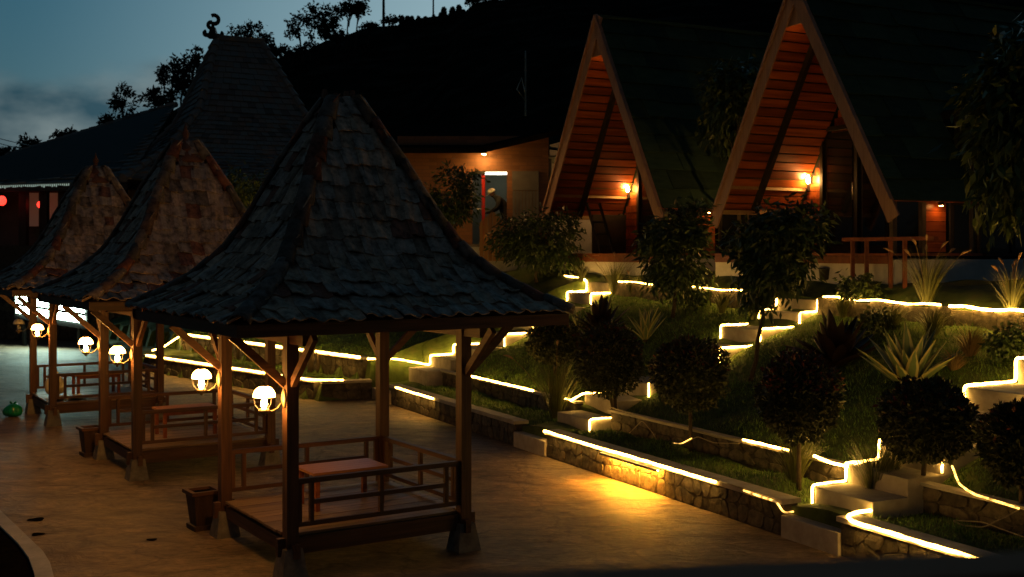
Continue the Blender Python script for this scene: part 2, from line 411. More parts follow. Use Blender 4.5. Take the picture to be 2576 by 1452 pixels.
class MB:
    def __init__(self):
        self.v = []; self.f = []; self.uv = None
    def add(self, vs_, fs_):
        o = len(self.v)
        self.v.extend([tuple(p) for p in vs_])
        self.f.extend([tuple(i + o for i in f) for f in fs_])
        return self
    def box(self, c, size, rot=None):
        sx, sy, sz = [d * 0.5 for d in size]
        pts = [V(x, y, z) for z in (-sz, sz) for y in (-sy, sy) for x in (-sx, sx)]
        if rot is not None:
            pts = [rot @ p for p in pts]
        c = Vector(c)
        return self.add([p + c for p in pts], [(0, 2, 3, 1), (4, 5, 7, 6), (0, 1, 5, 4), (2, 6, 7, 3), (0, 4, 6, 2), (1, 3, 7, 5)])
    def taper(self, c, s0, s1, h):
        a, b_ = s0 * .5, s1 * .5
        x, y, z = c
        vs_ = [(x - a, y - a, z), (x + a, y - a, z), (x + a, y + a, z), (x - a, y + a, z),
               (x - b_, y - b_, z + h), (x + b_, y - b_, z + h), (x + b_, y + b_, z + h), (x - b_, y + b_, z + h)]
        return self.add(vs_, [(3, 2, 1, 0), (4, 5, 6, 7), (0, 1, 5, 4), (1, 2, 6, 5), (2, 3, 7, 6), (3, 0, 4, 7)])
    def beam(self, p0, p1, w, h, up=(0, 0, 1)):
        p0, p1 = Vector(p0), Vector(p1)
        d = p1 - p0
        L = d.length
        x = d / L
        u = Vector(up)
        if abs(x.dot(u)) > 0.99:
            u = V(1, 0, 0)
        y = u.cross(x).normalized()
        z = x.cross(y)
        R = Matrix((x, y, z)).transposed()
        return self.box((p0 + p1) / 2, (L, w, h), R)
    def tube(self, pts, rad, n=6, cap=True):
        pts = [Vector(p) for p in pts]
        if not hasattr(rad, '__len__'):
            rad = [rad] * len(pts)
        o = len(self.v)
        prev = None
        for i, p in enumerate(pts):
            if i == 0: t = pts[1] - pts[0]
            elif i == len(pts) - 1: t = pts[-1] - pts[-2]
            else: t = (pts[i + 1] - p).normalized() + (p - pts[i - 1]).normalized()
            if t.length < 1e-6: t = pts[min(i + 1, len(pts) - 1)] - pts[max(i - 1, 0)]
            t.normalize()
            if prev is None:
                ref = V(0, 0, 1) if abs(t.z) < 0.9 else V(1, 0, 0)
                a = ref.cross(t).normalized()
            else:
                a = (prev - t * prev.dot(t))
                if a.length < 1e-4: a = V(1, 0, 0).cross(t)
                a.normalize()
            prev = a
            b_ = t.cross(a)
            for k in range(n):
                th = 2 * math.pi * k / n
                self.v.append(tuple(p + (a * math.cos(th) + b_ * math.sin(th)) * rad[i]))
        for i in range(len(pts) - 1):
            for k in range(n):
                k2 = (k + 1) % n
                self.f.append((o + i * n + k, o + i * n + k2, o + (i + 1) * n + k2, o + (i + 1) * n + k))
        if cap:
            self.f.append(tuple(o + k for k in reversed(range(n))))
            self.f.append(tuple(o + (len(pts) - 1) * n + k for k in range(n)))
        return self
    def lathe(self, prof, c=(0, 0, 0), n=12):
        o = len(self.v)
        c = Vector(c)
        for r, z in prof:
            for k in range(n):
                th = 2 * math.pi * k / n
                self.v.append((c.x + r * math.cos(th), c.y + r * math.sin(th), c.z + z))
        for i in range(len(prof) - 1):
            for k in range(n):
                k2 = (k + 1) % n
                self.f.append((o + i * n + k, o + i * n + k2, o + (i + 1) * n + k2, o + (i + 1) * n + k))
        self.f.append(tuple(o + k for k in reversed(range(n))))
        self.f.append(tuple(o + (len(prof) - 1) * n + k for k in range(n)))
        return self
    def mesh(self, name, mat, smooth=False):
        me = bpy.data.meshes.new(name)
        me.from_pydata(self.v, [], self.f)
        if mat is not None:
            me.materials.append(M[mat] if isinstance(mat, str) else mat)
        if smooth:
            me.polygons.foreach_set('use_smooth', [True] * len(me.polygons))
        me.update()
        return me
    def build(self, name, mat, parent=None, smooth=False, loc=None):
        o = bpy.data.objects.new(name, self.mesh(name, mat, smooth))
        COL.objects.link(o)
        if parent is not None: o.parent = parent
        if loc is not None: o.location = loc
        return o

def obj_from(name, me, parent=None, matrix=None):
    o = bpy.data.objects.new(name, me)
    COL.objects.link(o)
    if parent is not None: o.parent = parent
    if matrix is not None: o.matrix_basis = matrix
    return o

def tag(o, label=None, cat=None, group=None, kind=None):
    if label: o['label'] = label
    if cat: o['category'] = cat
    if group: o['group'] = group
    if kind: o['kind'] = kind
    return o

def thing(name, label, cat, loc=(0, 0, 0), rz=0.0, group=None):
    o = bpy.data.objects.new(name, None)
    o.empty_display_size = 0.2
    COL.objects.link(o)
    o.location = loc
    o.rotation_euler = (0, 0, rz)
    return tag(o, label, cat, group)

def copy_tree(o, parent=None):
    c = o.copy()
    COL.objects.link(c)
    c.parent = parent
    for ch in list(o.children):
        copy_tree(ch, c)
    return c

def np_mesh(name, verts, faces, mat, smooth=False):
    me = bpy.data.meshes.new(name)
    verts = np.asarray(verts, dtype=np.float32).reshape(-1, 3)
    faces = np.asarray(faces, dtype=np.int32)
    k = faces.shape[1]
    me.vertices.add(len(verts)); me.vertices.foreach_set('co', verts.ravel())
    me.loops.add(faces.size); me.loops.foreach_set('vertex_index', faces.ravel())
    me.polygons.add(len(faces))
    me.polygons.foreach_set('loop_start', np.arange(0, faces.size, k, dtype=np.int32))
    me.polygons.foreach_set('loop_total', np.full(len(faces), k, dtype=np.int32))
    if smooth:
        me.polygons.foreach_set('use_smooth', np.ones(len(faces), dtype=bool))
    me.materials.append(M[mat])
    me.update(calc_edges=True)
    me.validate()
    return me

def unit(a):
    return a / np.maximum(np.linalg.norm(a, axis=-1, keepdims=True), 1e-9)

def leaf_mesh(name, c, d, L, W, mat, fold=0.15, seed=0):
    """leaf-sized rhombic faces: base c, direction d, length L, width W"""
    rg = np.random.default_rng(seed)
    c = np.asarray(c); d = unit(np.asarray(d)); n = len(c)
    r = unit(rg.normal(size=(n, 3)))
    s = unit(np.cross(d, r)); nn = np.cross(s, d)
    L = np.broadcast_to(L, (n,))[:, None]; W = np.broadcast_to(W, (n,))[:, None]
    mid = c + d * L * 0.45 - nn * fold * W
    p = np.stack([c, mid + s * W * .5 + nn * fold * W * 2, c + d * L, mid - s * W * .5 + nn * fold * W * 2], 1)
    f = np.arange(n * 4).reshape(n, 4)
    return np_mesh(name, p.reshape(-1, 3), f, mat)

def blade_mesh(name, base, az, lean, L, W, mat, droop=0.6, segs=4, seed=0):
    """tapering arching blades"""
    rg = np.random.default_rng(seed)
    n = len(base)
    hd = np.stack([np.cos(az), np.sin(az), np.zeros(n)], 1)
    sd = np.stack([-np.sin(az), np.cos(az), np.zeros(n)], 1)
    twist = rg.uniform(-.6, .6, n)[:, None]
    sd = unit(sd + hd * twist)
    vs_ = []
    for i in range(segs + 1):
        u = i / segs
        ang = lean + droop * u * u
        if i == 0:
            p = base.copy(); 
        else:
            a2 = lean + droop * ((i - .5) / segs) ** 2
            p = p + (hd * np.sin(a2)[:, None] + np.array([0, 0, 1]) * np.cos(a2)[:, None]) * (L / segs)[:, None]
        w = (W * (1 - u) ** 0.7 * .5 + .0006)[:, None]
        vs_.append(p - sd * w); vs_.append(p + sd * w)
    vv = np.stack(vs_, 1)
    k = 2 * (segs + 1)
    f = []
    for i in range(segs):
        f.append([2 * i, 2 * i + 1, 2 * i + 3, 2 * i + 2])
    f = (np.arange(n)[:, None, None] * k + np.array(f)[None]).reshape(-1, 4)
    return np_mesh(name, vv.reshape(-1, 3), f, mat)

# ------------------------------------------------------------------ the lie of the land
FPX, HZ = 2850.0, 640.0
GW = np.array([-0.447, 0.894]); GV = np.array([0.894, 0.447]); G0 = np.array([2.55, 15.7])
def G(s, t, z=0.0):
    p = G0 + GV * s + GW * t
    return V(p[0], p[1], z)
def ST(x, y):
    r = np.array([x, y]) - G0
    return float(r @ GV), float(r @ GW)

def lerp(a, b, k): return a + (b - a) * k
def sstep(a, b, x):
    k = min(1, max(0, (x - a) / (b - a))); return k * k * (3 - 2 * k)
def wall_a(t): return lerp(-1.3, -3.7, (t - 13.3) / 8.3)      # lower far wall
def wall_b(t): return lerp(0.0, -2.4, (t - 13.7) / 10.3)      # upper far wall

def ground_h(s, t):
    if t < 13.3:
        if s < 0.12: return -0.05
        if s < 1.36: return 0.40
        up = 0.018 * max(0, t)
        if s < 6.1: return 0.60 + (s - 1.36) * 0.355 + up * (s - 1.36) / 4.7
        top = 2.52 + up
        return top + min(.36, (s - 6.1) * 0.45) + max(0, s - 8) * .03
    a, b_ = wall_a(t), wall_b(t)
    if s < a + 0.1: return -0.05
    if s < b_ + 0.1: return 0.40
    h = 0.85 + (s - b_) * 0.33
    return min(h, 2.95 + max(0, t - 15) * .1)

def ground_at(px, py):
    """where the line of sight of a spot in the picture meets the garden slope"""
    dx, dz = (px - 1288) / FPX, (HZ - py) / FPX
    y = 9.0
    while y < 60:
        x = dx * y
        z = CAM_H + dz * y
        s, t = ST(x, y)
        if z <= ground_h(s, t): 
            return V(x, y, ground_h(s, t))
        y += 0.02
    return V(dx * 40, 40, 0)

def at(px, py, y):
    return V((px - 1288) / FPX * y, y, CAM_H + (HZ - py) / FPX * y)

# one sheet of ground to the horizon
g = MB(); g.add([(-900, -300, -.06), (900, -300, -.06), (900, 1500, -.06), (-900, 1500, -.06)], [(0, 1, 2, 3)])
tag(g.build('ground', 'soil'), kind='structure')
g = MB()
N = 40
for j in range(N + 1):
    for i in range(N + 1):
        g.v.append((-60 + 75 * i / N, -5 + 65 * j / N, 0.0))
for j in range(N):
    for i in range(N):
        k = j * (N + 1) + i
        g.f.append((k, k + 1, k + N + 2, k + N + 1))
plaza = tag(g.build('plaza', 'plaza'), kind='structure')

# garden slope
def build_garden():
    ss = sorted(set([round(x, 3) for x in np.arange(-4.2, 14.01, 0.2)] + [0.11, 0.13, 1.35, 1.37, 6.09, 6.11]))
    ts = [round(x, 3) for x in np.arange(-12, 32.01, 0.25)]
    vs_, fs_ = [], []
    for t in ts:
        for s in ss:
            h = ground_h(s, t)
            if h > 0:
                h += 0.03 * math.sin(s * 3.1 + t * 1.7) + 0.025 * math.sin(t * 4.3 - s * 2.2)
            p = G(s, t, h)
            vs_.append(p)
    n = len(ss)
    for j in range(len(ts) - 1):
        for i in range(n - 1):
            k = j * n + i
            fs_.append((k, k + n, k + n + 1, k + 1))
    mb = MB(); mb.add(vs_, fs_)
    return tag(mb.build('garden_slope', 'lawn', smooth=False), kind='structure')
build_garden()

# hill behind
HR = [(-90, 10), (-67.8, 14), (-52, 19.0), (-43.6, 24.5), (-31.5, 30.2), (-22.5, 33.4), (-17.3, 34.6), (-9.9, 36), (-2, 37.4), (16, 40), (68, 46), (150, 52)]
def hill_h(x, y):
    hr = float(np.interp(x, [p[0] for p in HR], [p[1] for p in HR]))
    z0 = float(np.interp(x, [-12, 6], [72, 40]))
    r = (y - z0) / (150 - z0)
    if r <= 0: return -0.5 + min(3.0, max(0, (y - 30) * .15)) * (1 if x > -6 else 0)
    if r <= 1: 
        return 2.4 * (1 if x > -6 else 0.3) + (hr - 2.4) * (r ** 0.85)
    return hr - (r - 1) * 20
def build_hill():
    xs = np.arange(-130, 150.1, 2.5); ys = np.arange(34, 190.1, 2.5)
    vs_, fs_ = [], []
    for y in ys:
        for x in xs:
            h = hill_h(x, y)
            tr = 1.6
            h2 = lerp(h, math.floor(h / tr) * tr + tr * sstep(.55, 1, (h / tr) % 1), 0.5) if h > 4 else h
            if h > 0: h2 += random.uniform(-.12, .12)
            vs_.append((x, y, h2))
    n = len(xs)
    for j in range(len(ys) - 1):
        for i in range(n - 1):
            k = j * n + i
            fs_.append((k, k + 1, k + n + 1, k + n))
    mb = MB(); mb.add(vs_, fs_)
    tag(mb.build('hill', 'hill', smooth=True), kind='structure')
build_hill()
#=====SECTION2

# ------------------------------------------------------------------ garden walls of rubble stone
def stone_face(parent, p0, p1, z0, z1, nrm, cw=0.21, ch=0.2, thick=0.03, seed=1):
    """irregular stones, each its own piece, with recessed joints"""
    rg = random.Random(seed)
    p0, p1 = Vector(p0), Vector(p1)
    d = p1 - p0
    L = d.length; d.normalize()
    nx = max(1, int(L / cw)); nz = max(1, round((z1 - z0) / ch))
    P = {}
    for j in range(nz + 1):
        for i in range(nx + 1):
            a = L * i / nx; z = z0 + (z1 - z0) * j / nz
            if 0 < i < nx: a += rg.uniform(-.36, .36) * cw
            if 0 < j < nz: z += rg.uniform(-.36, .36) * ch
            P[i, j] = (a, z)
    for j in range(nz):
        for i in range(nx):
            q = [P[i, j], P[i + 1, j], P[i + 1, j + 1], P[i, j + 1]]
            cx = sum(a for a, _ in q) / 4; cz = sum(z for _, z in q) / 4
            th = thick * rg.uniform(.3, .9)
            # octagon: corners cut so the joints widen at the corners
            pts = []
            for k in range(4):
                a0, b0 = q[k], q[(k + 1) % 4]
                for u in (rg.uniform(.12, .3), rg.uniform(.7, .88)):
                    pts.append((lerp(a0[0], b0[0], u), lerp(a0[1], b0[1], u)))
            mb = MB()
            vb, vf = [], []
            for (a, z) in pts:
                a2, z2 = lerp(cx, a, .95), lerp(cz, z, .95)
                w = p0 + d * a2; vb.append((w.x, w.y, z2))
                a2, z2 = lerp(cx, a, .89), lerp(cz, z, .89)
                w = p0 + d * a2 + nrm * th; vf.append((w.x, w.y, z2))
            n = len(pts)
            c = p0 + d * cx + nrm * th * 1.15
            mb.add(vb + vf + [(c.x, c.y, cz)], [(k, (k + 1) % n, n + (k + 1) % n, n + k) for k in range(n)] + [(n + k, n + (k + 1) % n, 2 * n) for k in range(n)])
            mb.build('stone', 'stone', parent)

NV = V(-GV[0], -GV[1], 0)       # towards the plaza
NW = V(-GW[0], -GW[1], 0)       # along the wall towards the camera
FL = {'near': (-2.85, -1.84), 'middle': (4.35, 5.55), 'far': (12.0, 13.2)}
ROT_G = math.atan2(GV[1], GV[0])

def g_box(mb, s0, s1, t0, t1, z0, z1):
    a = [G(s0, t0), G(s1, t0), G(s1, t1), G(s0, t1)]
    vs_ = [(p.x, p.y, z0) for p in a] + [(p.x, p.y, z1) for p in a]
    mb.add(vs_, [(3, 2, 1, 0), (4, 5, 6, 7), (0, 1, 5, 4), (1, 2, 6, 5), (2, 3, 7, 6), (3, 0, 4, 7)])

def low_wall(name, label, t0, t1, s0, z1, cw, seed, ztop=0.06, z0=0.0, depth=.22, capw=.30):
    w = thing(name, label, 'wall', G(s0, (t0 + t1) / 2, 0))
    inv = Matrix.Translation(-w.location)
    mb = MB(); g_box(mb, s0, s0 + depth, t0, t1, z0 - .06, z1)
    core = mb.build('core', 'mortar', w); core.matrix_parent_inverse = inv
    n0 = len(COL.objects)
    stone_face(core, G(s0, t1), G(s0, t0), z0, z1, NV, cw, (z1 - z0) / 2, seed=seed)
    mb = MB(); g_box(mb, s0 - .05, s0 - .05 + capw, t0 - .03, t1 + .03, z1 + .002, z1 + ztop)
    cp = mb.build('coping', 'concrete', w); cp.matrix_parent_inverse = inv
    return w

low_wall('retaining_wall', 'low rubble stone wall along the plaza between the two nearer garden stairs', -1.84, 4.35, 0.0, .40, .21, 3)
low_wall('retaining_wall', 'low rubble stone wall along the plaza between the middle and far garden stairs', 5.55, 12.0, 0.0, .40, .23, 4)
low_wall('retaining_wall', 'low rubble stone wall with bright rope light at the lower right corner', -8.0, -2.85, 0.0, .40, .21, 5)
low_wall('terrace_wall', 'dark terrace edge above the lit grass strip between the two nearer stairs', -1.84, 4.35, 1.3, .70, .3, 6, .04, .40, .12, .16)
low_wall('terrace_wall', 'dark terrace edge above the lit grass strip between middle and far stairs', 5.55, 12.0, 1.3, .70, .3, 7, .04, .40, .12, .16)
low_wall('terrace_wall', 'dark terrace edge on the slope at the right of the nearest stairs', -8.0, -2.85, 1.3, .70, .3, 8, .04, .40, .12, .16)

def upper_edge():
    w = thing('terrace_wall', 'upper stone edge below the cabins, behind fountain grasses', 'wall', G(6.1, 4, 2.5))
    inv = Matrix.Translation(-w.location)
    for t0, t1, sd in ((-7, 4.3, 21), (5.6, 11.9, 22)):
        mb = MB()
        n = 24
        for i in range(n):
            a, b_ = lerp(t0, t1, i / n), lerp(t0, t1, (i + 1) / n)
            zt = 2.56 + .018 * max(0, (a + b_) / 2)
            g_box(mb, 6.0, 6.2, a + .004, b_ - .004, zt - .42, zt + .03 * math.sin(i * 2.3))
        o = mb.build('edge_stones', 'stone', w); o.matrix_parent_inverse = inv
upper_edge()

def far_wall(label, fn, t0, t1, z1, cw, seed, t_first):
    w = thing('retaining_wall', label, 'wall', G(fn((t0 + t1) / 2), (t0 + t1) / 2, 0))
    inv = Matrix.Translation(-w.location)
    a, b_ = G(fn(t0), t0), G(fn(t1), t1)
    d = (b_ - a).normalized(); nrm = V(-d.y, d.x, 0)
    if nrm.dot(NV) < 0: nrm = -nrm
    mb = MB(); mb.beam(a - nrm * .12 + V(0, 0, z1 / 2 - .03), b_ - nrm * .12 + V(0, 0, z1 / 2 - .03), .24, z1 + .06)
    core = mb.build('core', 'mortar', w); core.matrix_parent_inverse = inv
    stone_face(core, b_, a, 0, z1, nrm, cw, .22, .035, seed)
    mb = MB(); mb.beam(a - nrm * .1 + V(0, 0, z1 + .032), b_ - nrm * .1 + V(0, 0, z1 + .032), .34, .06)
    cp = mb.build('coping', 'concrete', w); cp.matrix_parent_inverse = inv
    return w
far_wall('rubble stone wall with straight rope light behind the pavilions', wall_a, 13.6, 22.5, .42, .3, 9, 13.6)
far_wall('upper rubble stone wall with rope light far behind the pavilions', wall_b, 13.9, 24.5, .88, .3, 10, 13.9)
# short return of the lower far wall
def far_return():
    w = thing('retaining_wall', 'short stone wall return beside the far stairs', 'wall', G(-0.6, 13.4, 0))
    inv = Matrix.Translation(-w.location)
    a, b_ = G(-1.25, 13.45), G(-.05, 13.30)
    mb = MB(); mb.beam(a + V(0, 0, .18), b_ + V(0, 0, .18), .2, .44)
    core = mb.build('core', 'mortar', w); core.matrix_parent_inverse = inv
    stone_face(core, a + NW * .1, b_ + NW * .1, 0, .4, NW, .28, .2, .03, 12)
    mb = MB(); mb.beam(a + V(0, 0, .432), b_ + V(0, 0, .432), .3, .06)
    cp = mb.build('coping', 'concrete', w); cp.matrix_parent_inverse = inv
far_return()

# ------------------------------------------------------------------ garden stairs
STEPS = {
    'near': ([0.0, .487, 1.045, 1.61, 2.4, 3.17, 4.18, 5.1, 5.95], [.27, .576, .80, 1.095, 1.39, 1.687, 2.02, 2.33, 2.6]),
    'middle': ([0.0, .86, 1.45, 2.1, 2.9, 3.67, 4.63, 5.6, 6.05], [.27, .578, .87, 1.15, 1.44, 1.73, 2.06, 2.35, 2.6]),
    'far': ([0.0, .9, 1.5, 2.13, 2.95, 3.73, 4.55, 5.4, 6.0], [.27, .72, .97, 1.216, 1.53, 1.84, 2.15, 2.49, 2.76]),
}
def stairs(key, label):
    t0, t1 = FL[key]
    ss, hh = STEPS[key]
    w = thing('garden_stairs', label, 'stairs', G(0, (t0 + t1) / 2, 0), 0, 'stairs up the garden slope')
    inv = Matrix.Translation(-w.location)
    for k, (s, h) in enumerate(zip(ss, hh)):
        s1 = ss[k + 1] + .12 if k + 1 < len(ss) else s + 1.0
        mb = MB()
        g_box(mb, s - (.05 if k == 0 else 0), s1, t0 + .004 * (k % 2), t1 - .004 * (k % 2), (h - .55 if k else -.05), h)
        o = mb.build('step', 'concrete', w); o.matrix_parent_inverse = inv
        bv = o.modifiers.new('bevel', 'BEVEL'); bv.width = .012; bv.segments = 2
stairs('near', 'pale concrete garden stairs nearest the camera at the lower right')
stairs('middle', 'pale concrete garden stairs in the middle leading towards the large cabin')
stairs('far', 'pale concrete garden stairs farthest back, seen behind the pavilion roof')

# ------------------------------------------------------------------ rope lights
def densify(pts, step=0.12, jit=0.006, seed=0):
    rg = random.Random(seed)
    out = []
    for a, b_ in zip(pts[:-1], pts[1:]):
        a, b_ = Vector(a), Vector(b_)
        L = (b_ - a).length
        n = max(1, int(L / step))
        for i in range(n):
            k = i / n
            p = a.lerp(b_, k)
            if 0 < i: p += V(rg.uniform(-jit, jit), rg.uniform(-jit, jit), rg.uniform(-jit, jit))
            out.append(p)
    out.append(Vector(pts[-1]))
    return out

def round_corners(pts, r=0.06):
    pts = [Vector(p) for p in pts]
    out = [pts[0]]
    for i in range(1, len(pts) - 1):
        a, b_, c = pts[i - 1], pts[i], pts[i + 1]
        ra = min(r, (a - b_).length * .45); rc = min(r, (c - b_).length * .45)
        p0 = b_ + (a - b_).normalized() * ra; p2 = b_ + (c - b_).normalized() * rc
        for k in (0, .33, .67, 1):
            out.append((1 - k) ** 2 * p0 + 2 * k * (1 - k) * b_ + k * k * p2)
    out.append(pts[-1])
    return out

def rope(label, pts, mat='led', r=0.016, name='rope_light', group='rope lights edging the terraces', seed=0, cat='rope light', step=.12):
    pts = densify(round_corners(pts), step, .005, seed)
    mb = MB(); mb.tube(pts, r * (0.98 if mat == 'led' else 1), 6)
    return tag(mb.build(name, mat, smooth=True), label, cat, group)

def stair_edge(key, side, k0, k1, tail=True, off=.018, start=True):
    """points along the edge of a flight from step k0 to step k1"""
    t0, t1 = FL[key]
    t = t0 - off if side == 'near' else t1 + off
    ss, hh = STEPS[key]
    pts = []
    for k in range(k0, k1 + 1):
        prev = hh[k - 1] if k else 0.05
        if k > k0 or start:
            pts.append(G(ss[k] - off, t, prev + off + .01))
        pts.append(G(ss[k] - off, t, hh[k] + off))
    if tail and k1 + 1 < len(ss):
        pts.append(G(ss[k1 + 1] - off - .02, t, hh[k1] + off))
    return pts

# on the plaza wall
zc = .475
rope('bright rope light on the plaza wall right of the nearest pavilion post', [G(.0, 4.40, .40), G(-.06, 4.36, zc - .02), G(-.078, 3.2, zc - .025), G(-.078, 2.3, zc - .025)], seed=1, r=.021)
rope('rope light stretch on the plaza wall above the amber pool on the paving', [G(-.078, 2.29, zc - .025), G(-.078, 1.0, zc - .025)], seed=51, r=.021)
def under_lip():
    T = thing('added_light_channel', 'hidden metal light channel added under the plaza wall lip to cast the amber pool', 'lamp', G(-.09, 1.55, .385))
    inv = Matrix.Translation(-T.location)
    for nm, (sa, sb, za, zb) in (('cover', (-.14, -.051, .392, .400)), ('lip', (-.148, -.141, .366, .400))):  # unseen cover and lip, added to keep the strip's light on the paving
        mb = MB(); g_box(mb, sa, sb, .75, 2.35, za, zb); o = mb.build(nm, 'iron', T); o.matrix_parent_inverse = inv
    mb = MB(); mb.tube([G(-.095, .8, .378), G(-.095, 1.55, .378), G(-.095, 2.3, .378)], .011, 8); o = mb.build('strip', 'led_hot', T); o.matrix_parent_inverse = inv
under_lip()
rope('short rope light run continuing the plaza wall after a small gap', [G(-.078, .95, zc - .025), G(-.078, -.55, zc - .025)], seed=2, r=.021)
rope('faintly glowing rope light bending round the wall end by the nearest stairs', [G(-.078, -1.15, zc - .025), G(-.078, -1.80, zc - .025 - .02), G(-.03, -1.87, .30), G(.45, -1.87, .30)], 'led_dim', seed=3, r=.012)
rope('rope light curving round the wall corner at the lower right', [G(.95, -2.80, .47), G(.25, -2.83, .475), G(.02, -2.92, .475), G(-.075, -3.1, .46), G(-.078, -4.0, .455), G(-.078, -5.0, .455)], seed=4, r=.021)
rope('short rope light on the plaza wall behind the nearest pavilion', [G(-.078, 11.5, zc - .025), G(-.078, 9.3, zc - .025)], seed=5, r=.02)
# second terrace edge
zt = .76
rope('long rope light on the terrace edge behind the nearest pavilion post', [G(1.27, 10.9, zt), G(1.27, 9.0, zt), G(1.27, 7.3, zt)], 'led_mid', seed=6, r=.018)
rope('rope light piece behind the fountain grass left of the round shrubs', [G(1.27, 6.4, zt), G(1.27, 5.75, zt - .02), G(1.2, 5.62, zt)] + stair_edge('middle', 'far', 2, 2, start=False), seed=7, r=.018)
rope('slim straight rope light on the terrace edge between the round shrubs', [G(1.25, .55, zt), G(1.25, -.45, zt)], 'led_mid', seed=8, r=.016)
rope('sagging rope light by the small dry patch next to the nearest stairs', [G(1.27, -.95, zt), G(1.22, -1.35, zt - .03), G(1.2, -1.72, zt - .02), G(1.3, -1.82, zt + .04)], 'led_mid', seed=9, r=.018)
# near stairs
rope('rope light up the left edge of the lowest steps of the nearest stairs', stair_edge('near', 'far', 1, 1) + stair_edge('near', 'far', 2, 2)[:2], seed=10, r=.015)
rope('glowing rope light stretch half hidden by grass beside the nearest stairs', stair_edge('near', 'far', 2, 3, start=False), seed=11, r=.017)
rope('bright stepped rope light on the pale steps at the right edge of the picture', stair_edge('near', 'far', 5, 7), seed=12, r=.022)
rope('rope light on the right edge of the nearest stairs beside the big round shrub', stair_edge('near', 'near', 3, 3)[:2] + [G(1.75, -2.87, 1.10)], seed=13, r=.017)
rope('short upright rope light behind the trunk of the big round shrub', stair_edge('near', 'near', 4, 4)[:2], seed=14, r=.017)
rope('stepped rope light between the two round shrubs at the right', [G(2.7, -2.87, 1.41), G(3.1, -2.87, 1.41)] + stair_edge('near', 'near', 5, 5)[1:2] + [G(3.3, -2.87, 1.71)], seed=15, r=.017)
# middle stairs
rope('rope light on the lowest step edge of the middle stairs', stair_edge('middle', 'near', 1, 1), seed=16, r=.015)
rope('upright rope light on a step between two round shrubs', stair_edge('middle', 'near', 3, 3)[:2], seed=17, r=.016)
rope('bright stepped rope light on the near side of the middle stairs', stair_edge('middle', 'near', 5, 8), seed=18, r=.019)
rope('stepped rope light on the far side of the middle stairs behind a thin tree', stair_edge('middle', 'far', 6, 8), seed=19, r=.018)
# far stairs
rope('rope light bending up the lower steps of the far stairs', [G(-.03, 13.6, .93), G(.6, 13.25, .93)] + stair_edge('far', 'far', 2, 3), seed=20, r=.022)
rope('stepped rope light on the far stairs under the pavilion eave', stair_edge('far', 'near', 4, 5), seed=21, r=.02)
rope('rope light curling at the top of the far stairs', stair_edge('far', 'far', 7, 8) + [G(6.1, 13.6, 2.85), G(6.1, 14.8, 2.9)], seed=22, r=.026)
rope('short hooked rope light near the top of the far stairs', stair_edge('far', 'near', 7, 7), seed=23, r=.022)
# upper edge, seen between plants
def up_pts(t0, t1, n=8):
    return [G(5.97, lerp(t0, t1, i / n), 2.60 + .018 * max(0, lerp(t0, t1, i / n)) + .02 * math.sin(i * 1.9)) for i in range(n + 1)]
rope('rope light on the upper edge behind the trees below the cabins', up_pts(11.6, 5.9), seed=24, r=.017)
rope('rope light on the upper edge glimpsed through leafy shrubs', up_pts(4.1, 1.2), seed=25, r=.02)
rope('broad bright rope light on the upper edge at the right above dry straw', up_pts(1.0, -1.6), 'led_mid', seed=26, r=.026)
# far walls
def far_pts(fn, t0, t1, z): 
    return [G(fn(lerp(t0, t1, i / 6)) - .08, lerp(t0, t1, i / 6), z) for i in range(7)]
rope('straight rope light on the low wall behind the middle pavilion', far_pts(wall_a, 22.2, 14.4, .49), seed=27, r=.026)
rope('small rope light corner on the wall end by the far stairs', [G(wall_a(14.2) - .08, 14.2, .49), G(wall_a(13.65) - .08, 13.6, .49), G(-.75, 13.27, .48)], seed=28, r=.024)
rope('long rope light on the upper wall far behind the pavilions', far_pts(wall_b, 24.2, 13.9, .95), seed=29, r=.032)
rope('curved rope light at the far left end of the terraces', [G(-3.7, 22.6, .6), G(-3.2, 23.6, .62), G(-2.2, 25.6, .9), G(-1.2, 26.4, 1.2), G(-.2, 26.6, 1.4)], seed=30, r=.024)
# unlit lengths and slack cables
def cable(label, pts, r=.008, mat='dull_rope', seed=0):
    return rope(label, pts, mat, r, 'slack_cable', 'slack unlit cables on the terraces', seed, 'cable', .2)
cable('unlit rope light drooping along the terrace edge between round shrubs', [G(1.24, 4.25, .79), G(1.22, 3.0, .74), G(1.22, 2.0, .76), G(1.24, 1.2, .70), G(1.25, .6, .76)], seed=40, r=.009)
cable('slack cable hanging below the terrace edge in an upside down V', [G(1.2, 3.6, .43), G(1.2, 3.2, .70), G(1.2, 2.9, .55), G(1.2, 2.75, .43)], seed=41, r=.006)
cable('slack cable hanging in front of the trunk of a round shrub', [G(1.18, 2.3, .46), G(1.18, 2.0, .48), G(1.18, 1.6, .66), G(1.2, 1.2, .62), G(1.22, .6, .70)], seed=42, r=.007)
rope('dim dangling end of rope light by a round shrub trunk', [G(1.16, 2.2, .47), G(1.16, 2.0, .49), G(1.16, 1.72, .62)], 'led_dim', .007, seed=43)
rope('slack rope light lying on the slope at the far right', [G(1.62, -3.0, .93), G(1.35, -3.35, .80), G(1.2, -3.7, .76), G(1.2, -4.3, .72)], 'led_dim', .013, seed=44)
cable('coiled slack cable lying in dark grass at the far right', [G(1.2, -4.3, .70), G(1.0, -4.0, .47), G(.9, -3.8, .46), G(.95, -3.6, .47), G(1.1, -3.9, .5), G(1.0, -4.6, .48)], seed=45, r=.008)
cable('unlit rope light on the plaza wall towards the nearest stairs', [G(-.045, -.6, .47), G(-.05, -1.1, .465)], seed=46, r=.012)
cable('unlit rope light on the plaza wall right of the far stairs', [G(-.045, 9.25, .47), G(-.05, 7.5, .465), G(-.045, 5.6, .47)], seed=47, r=.010)

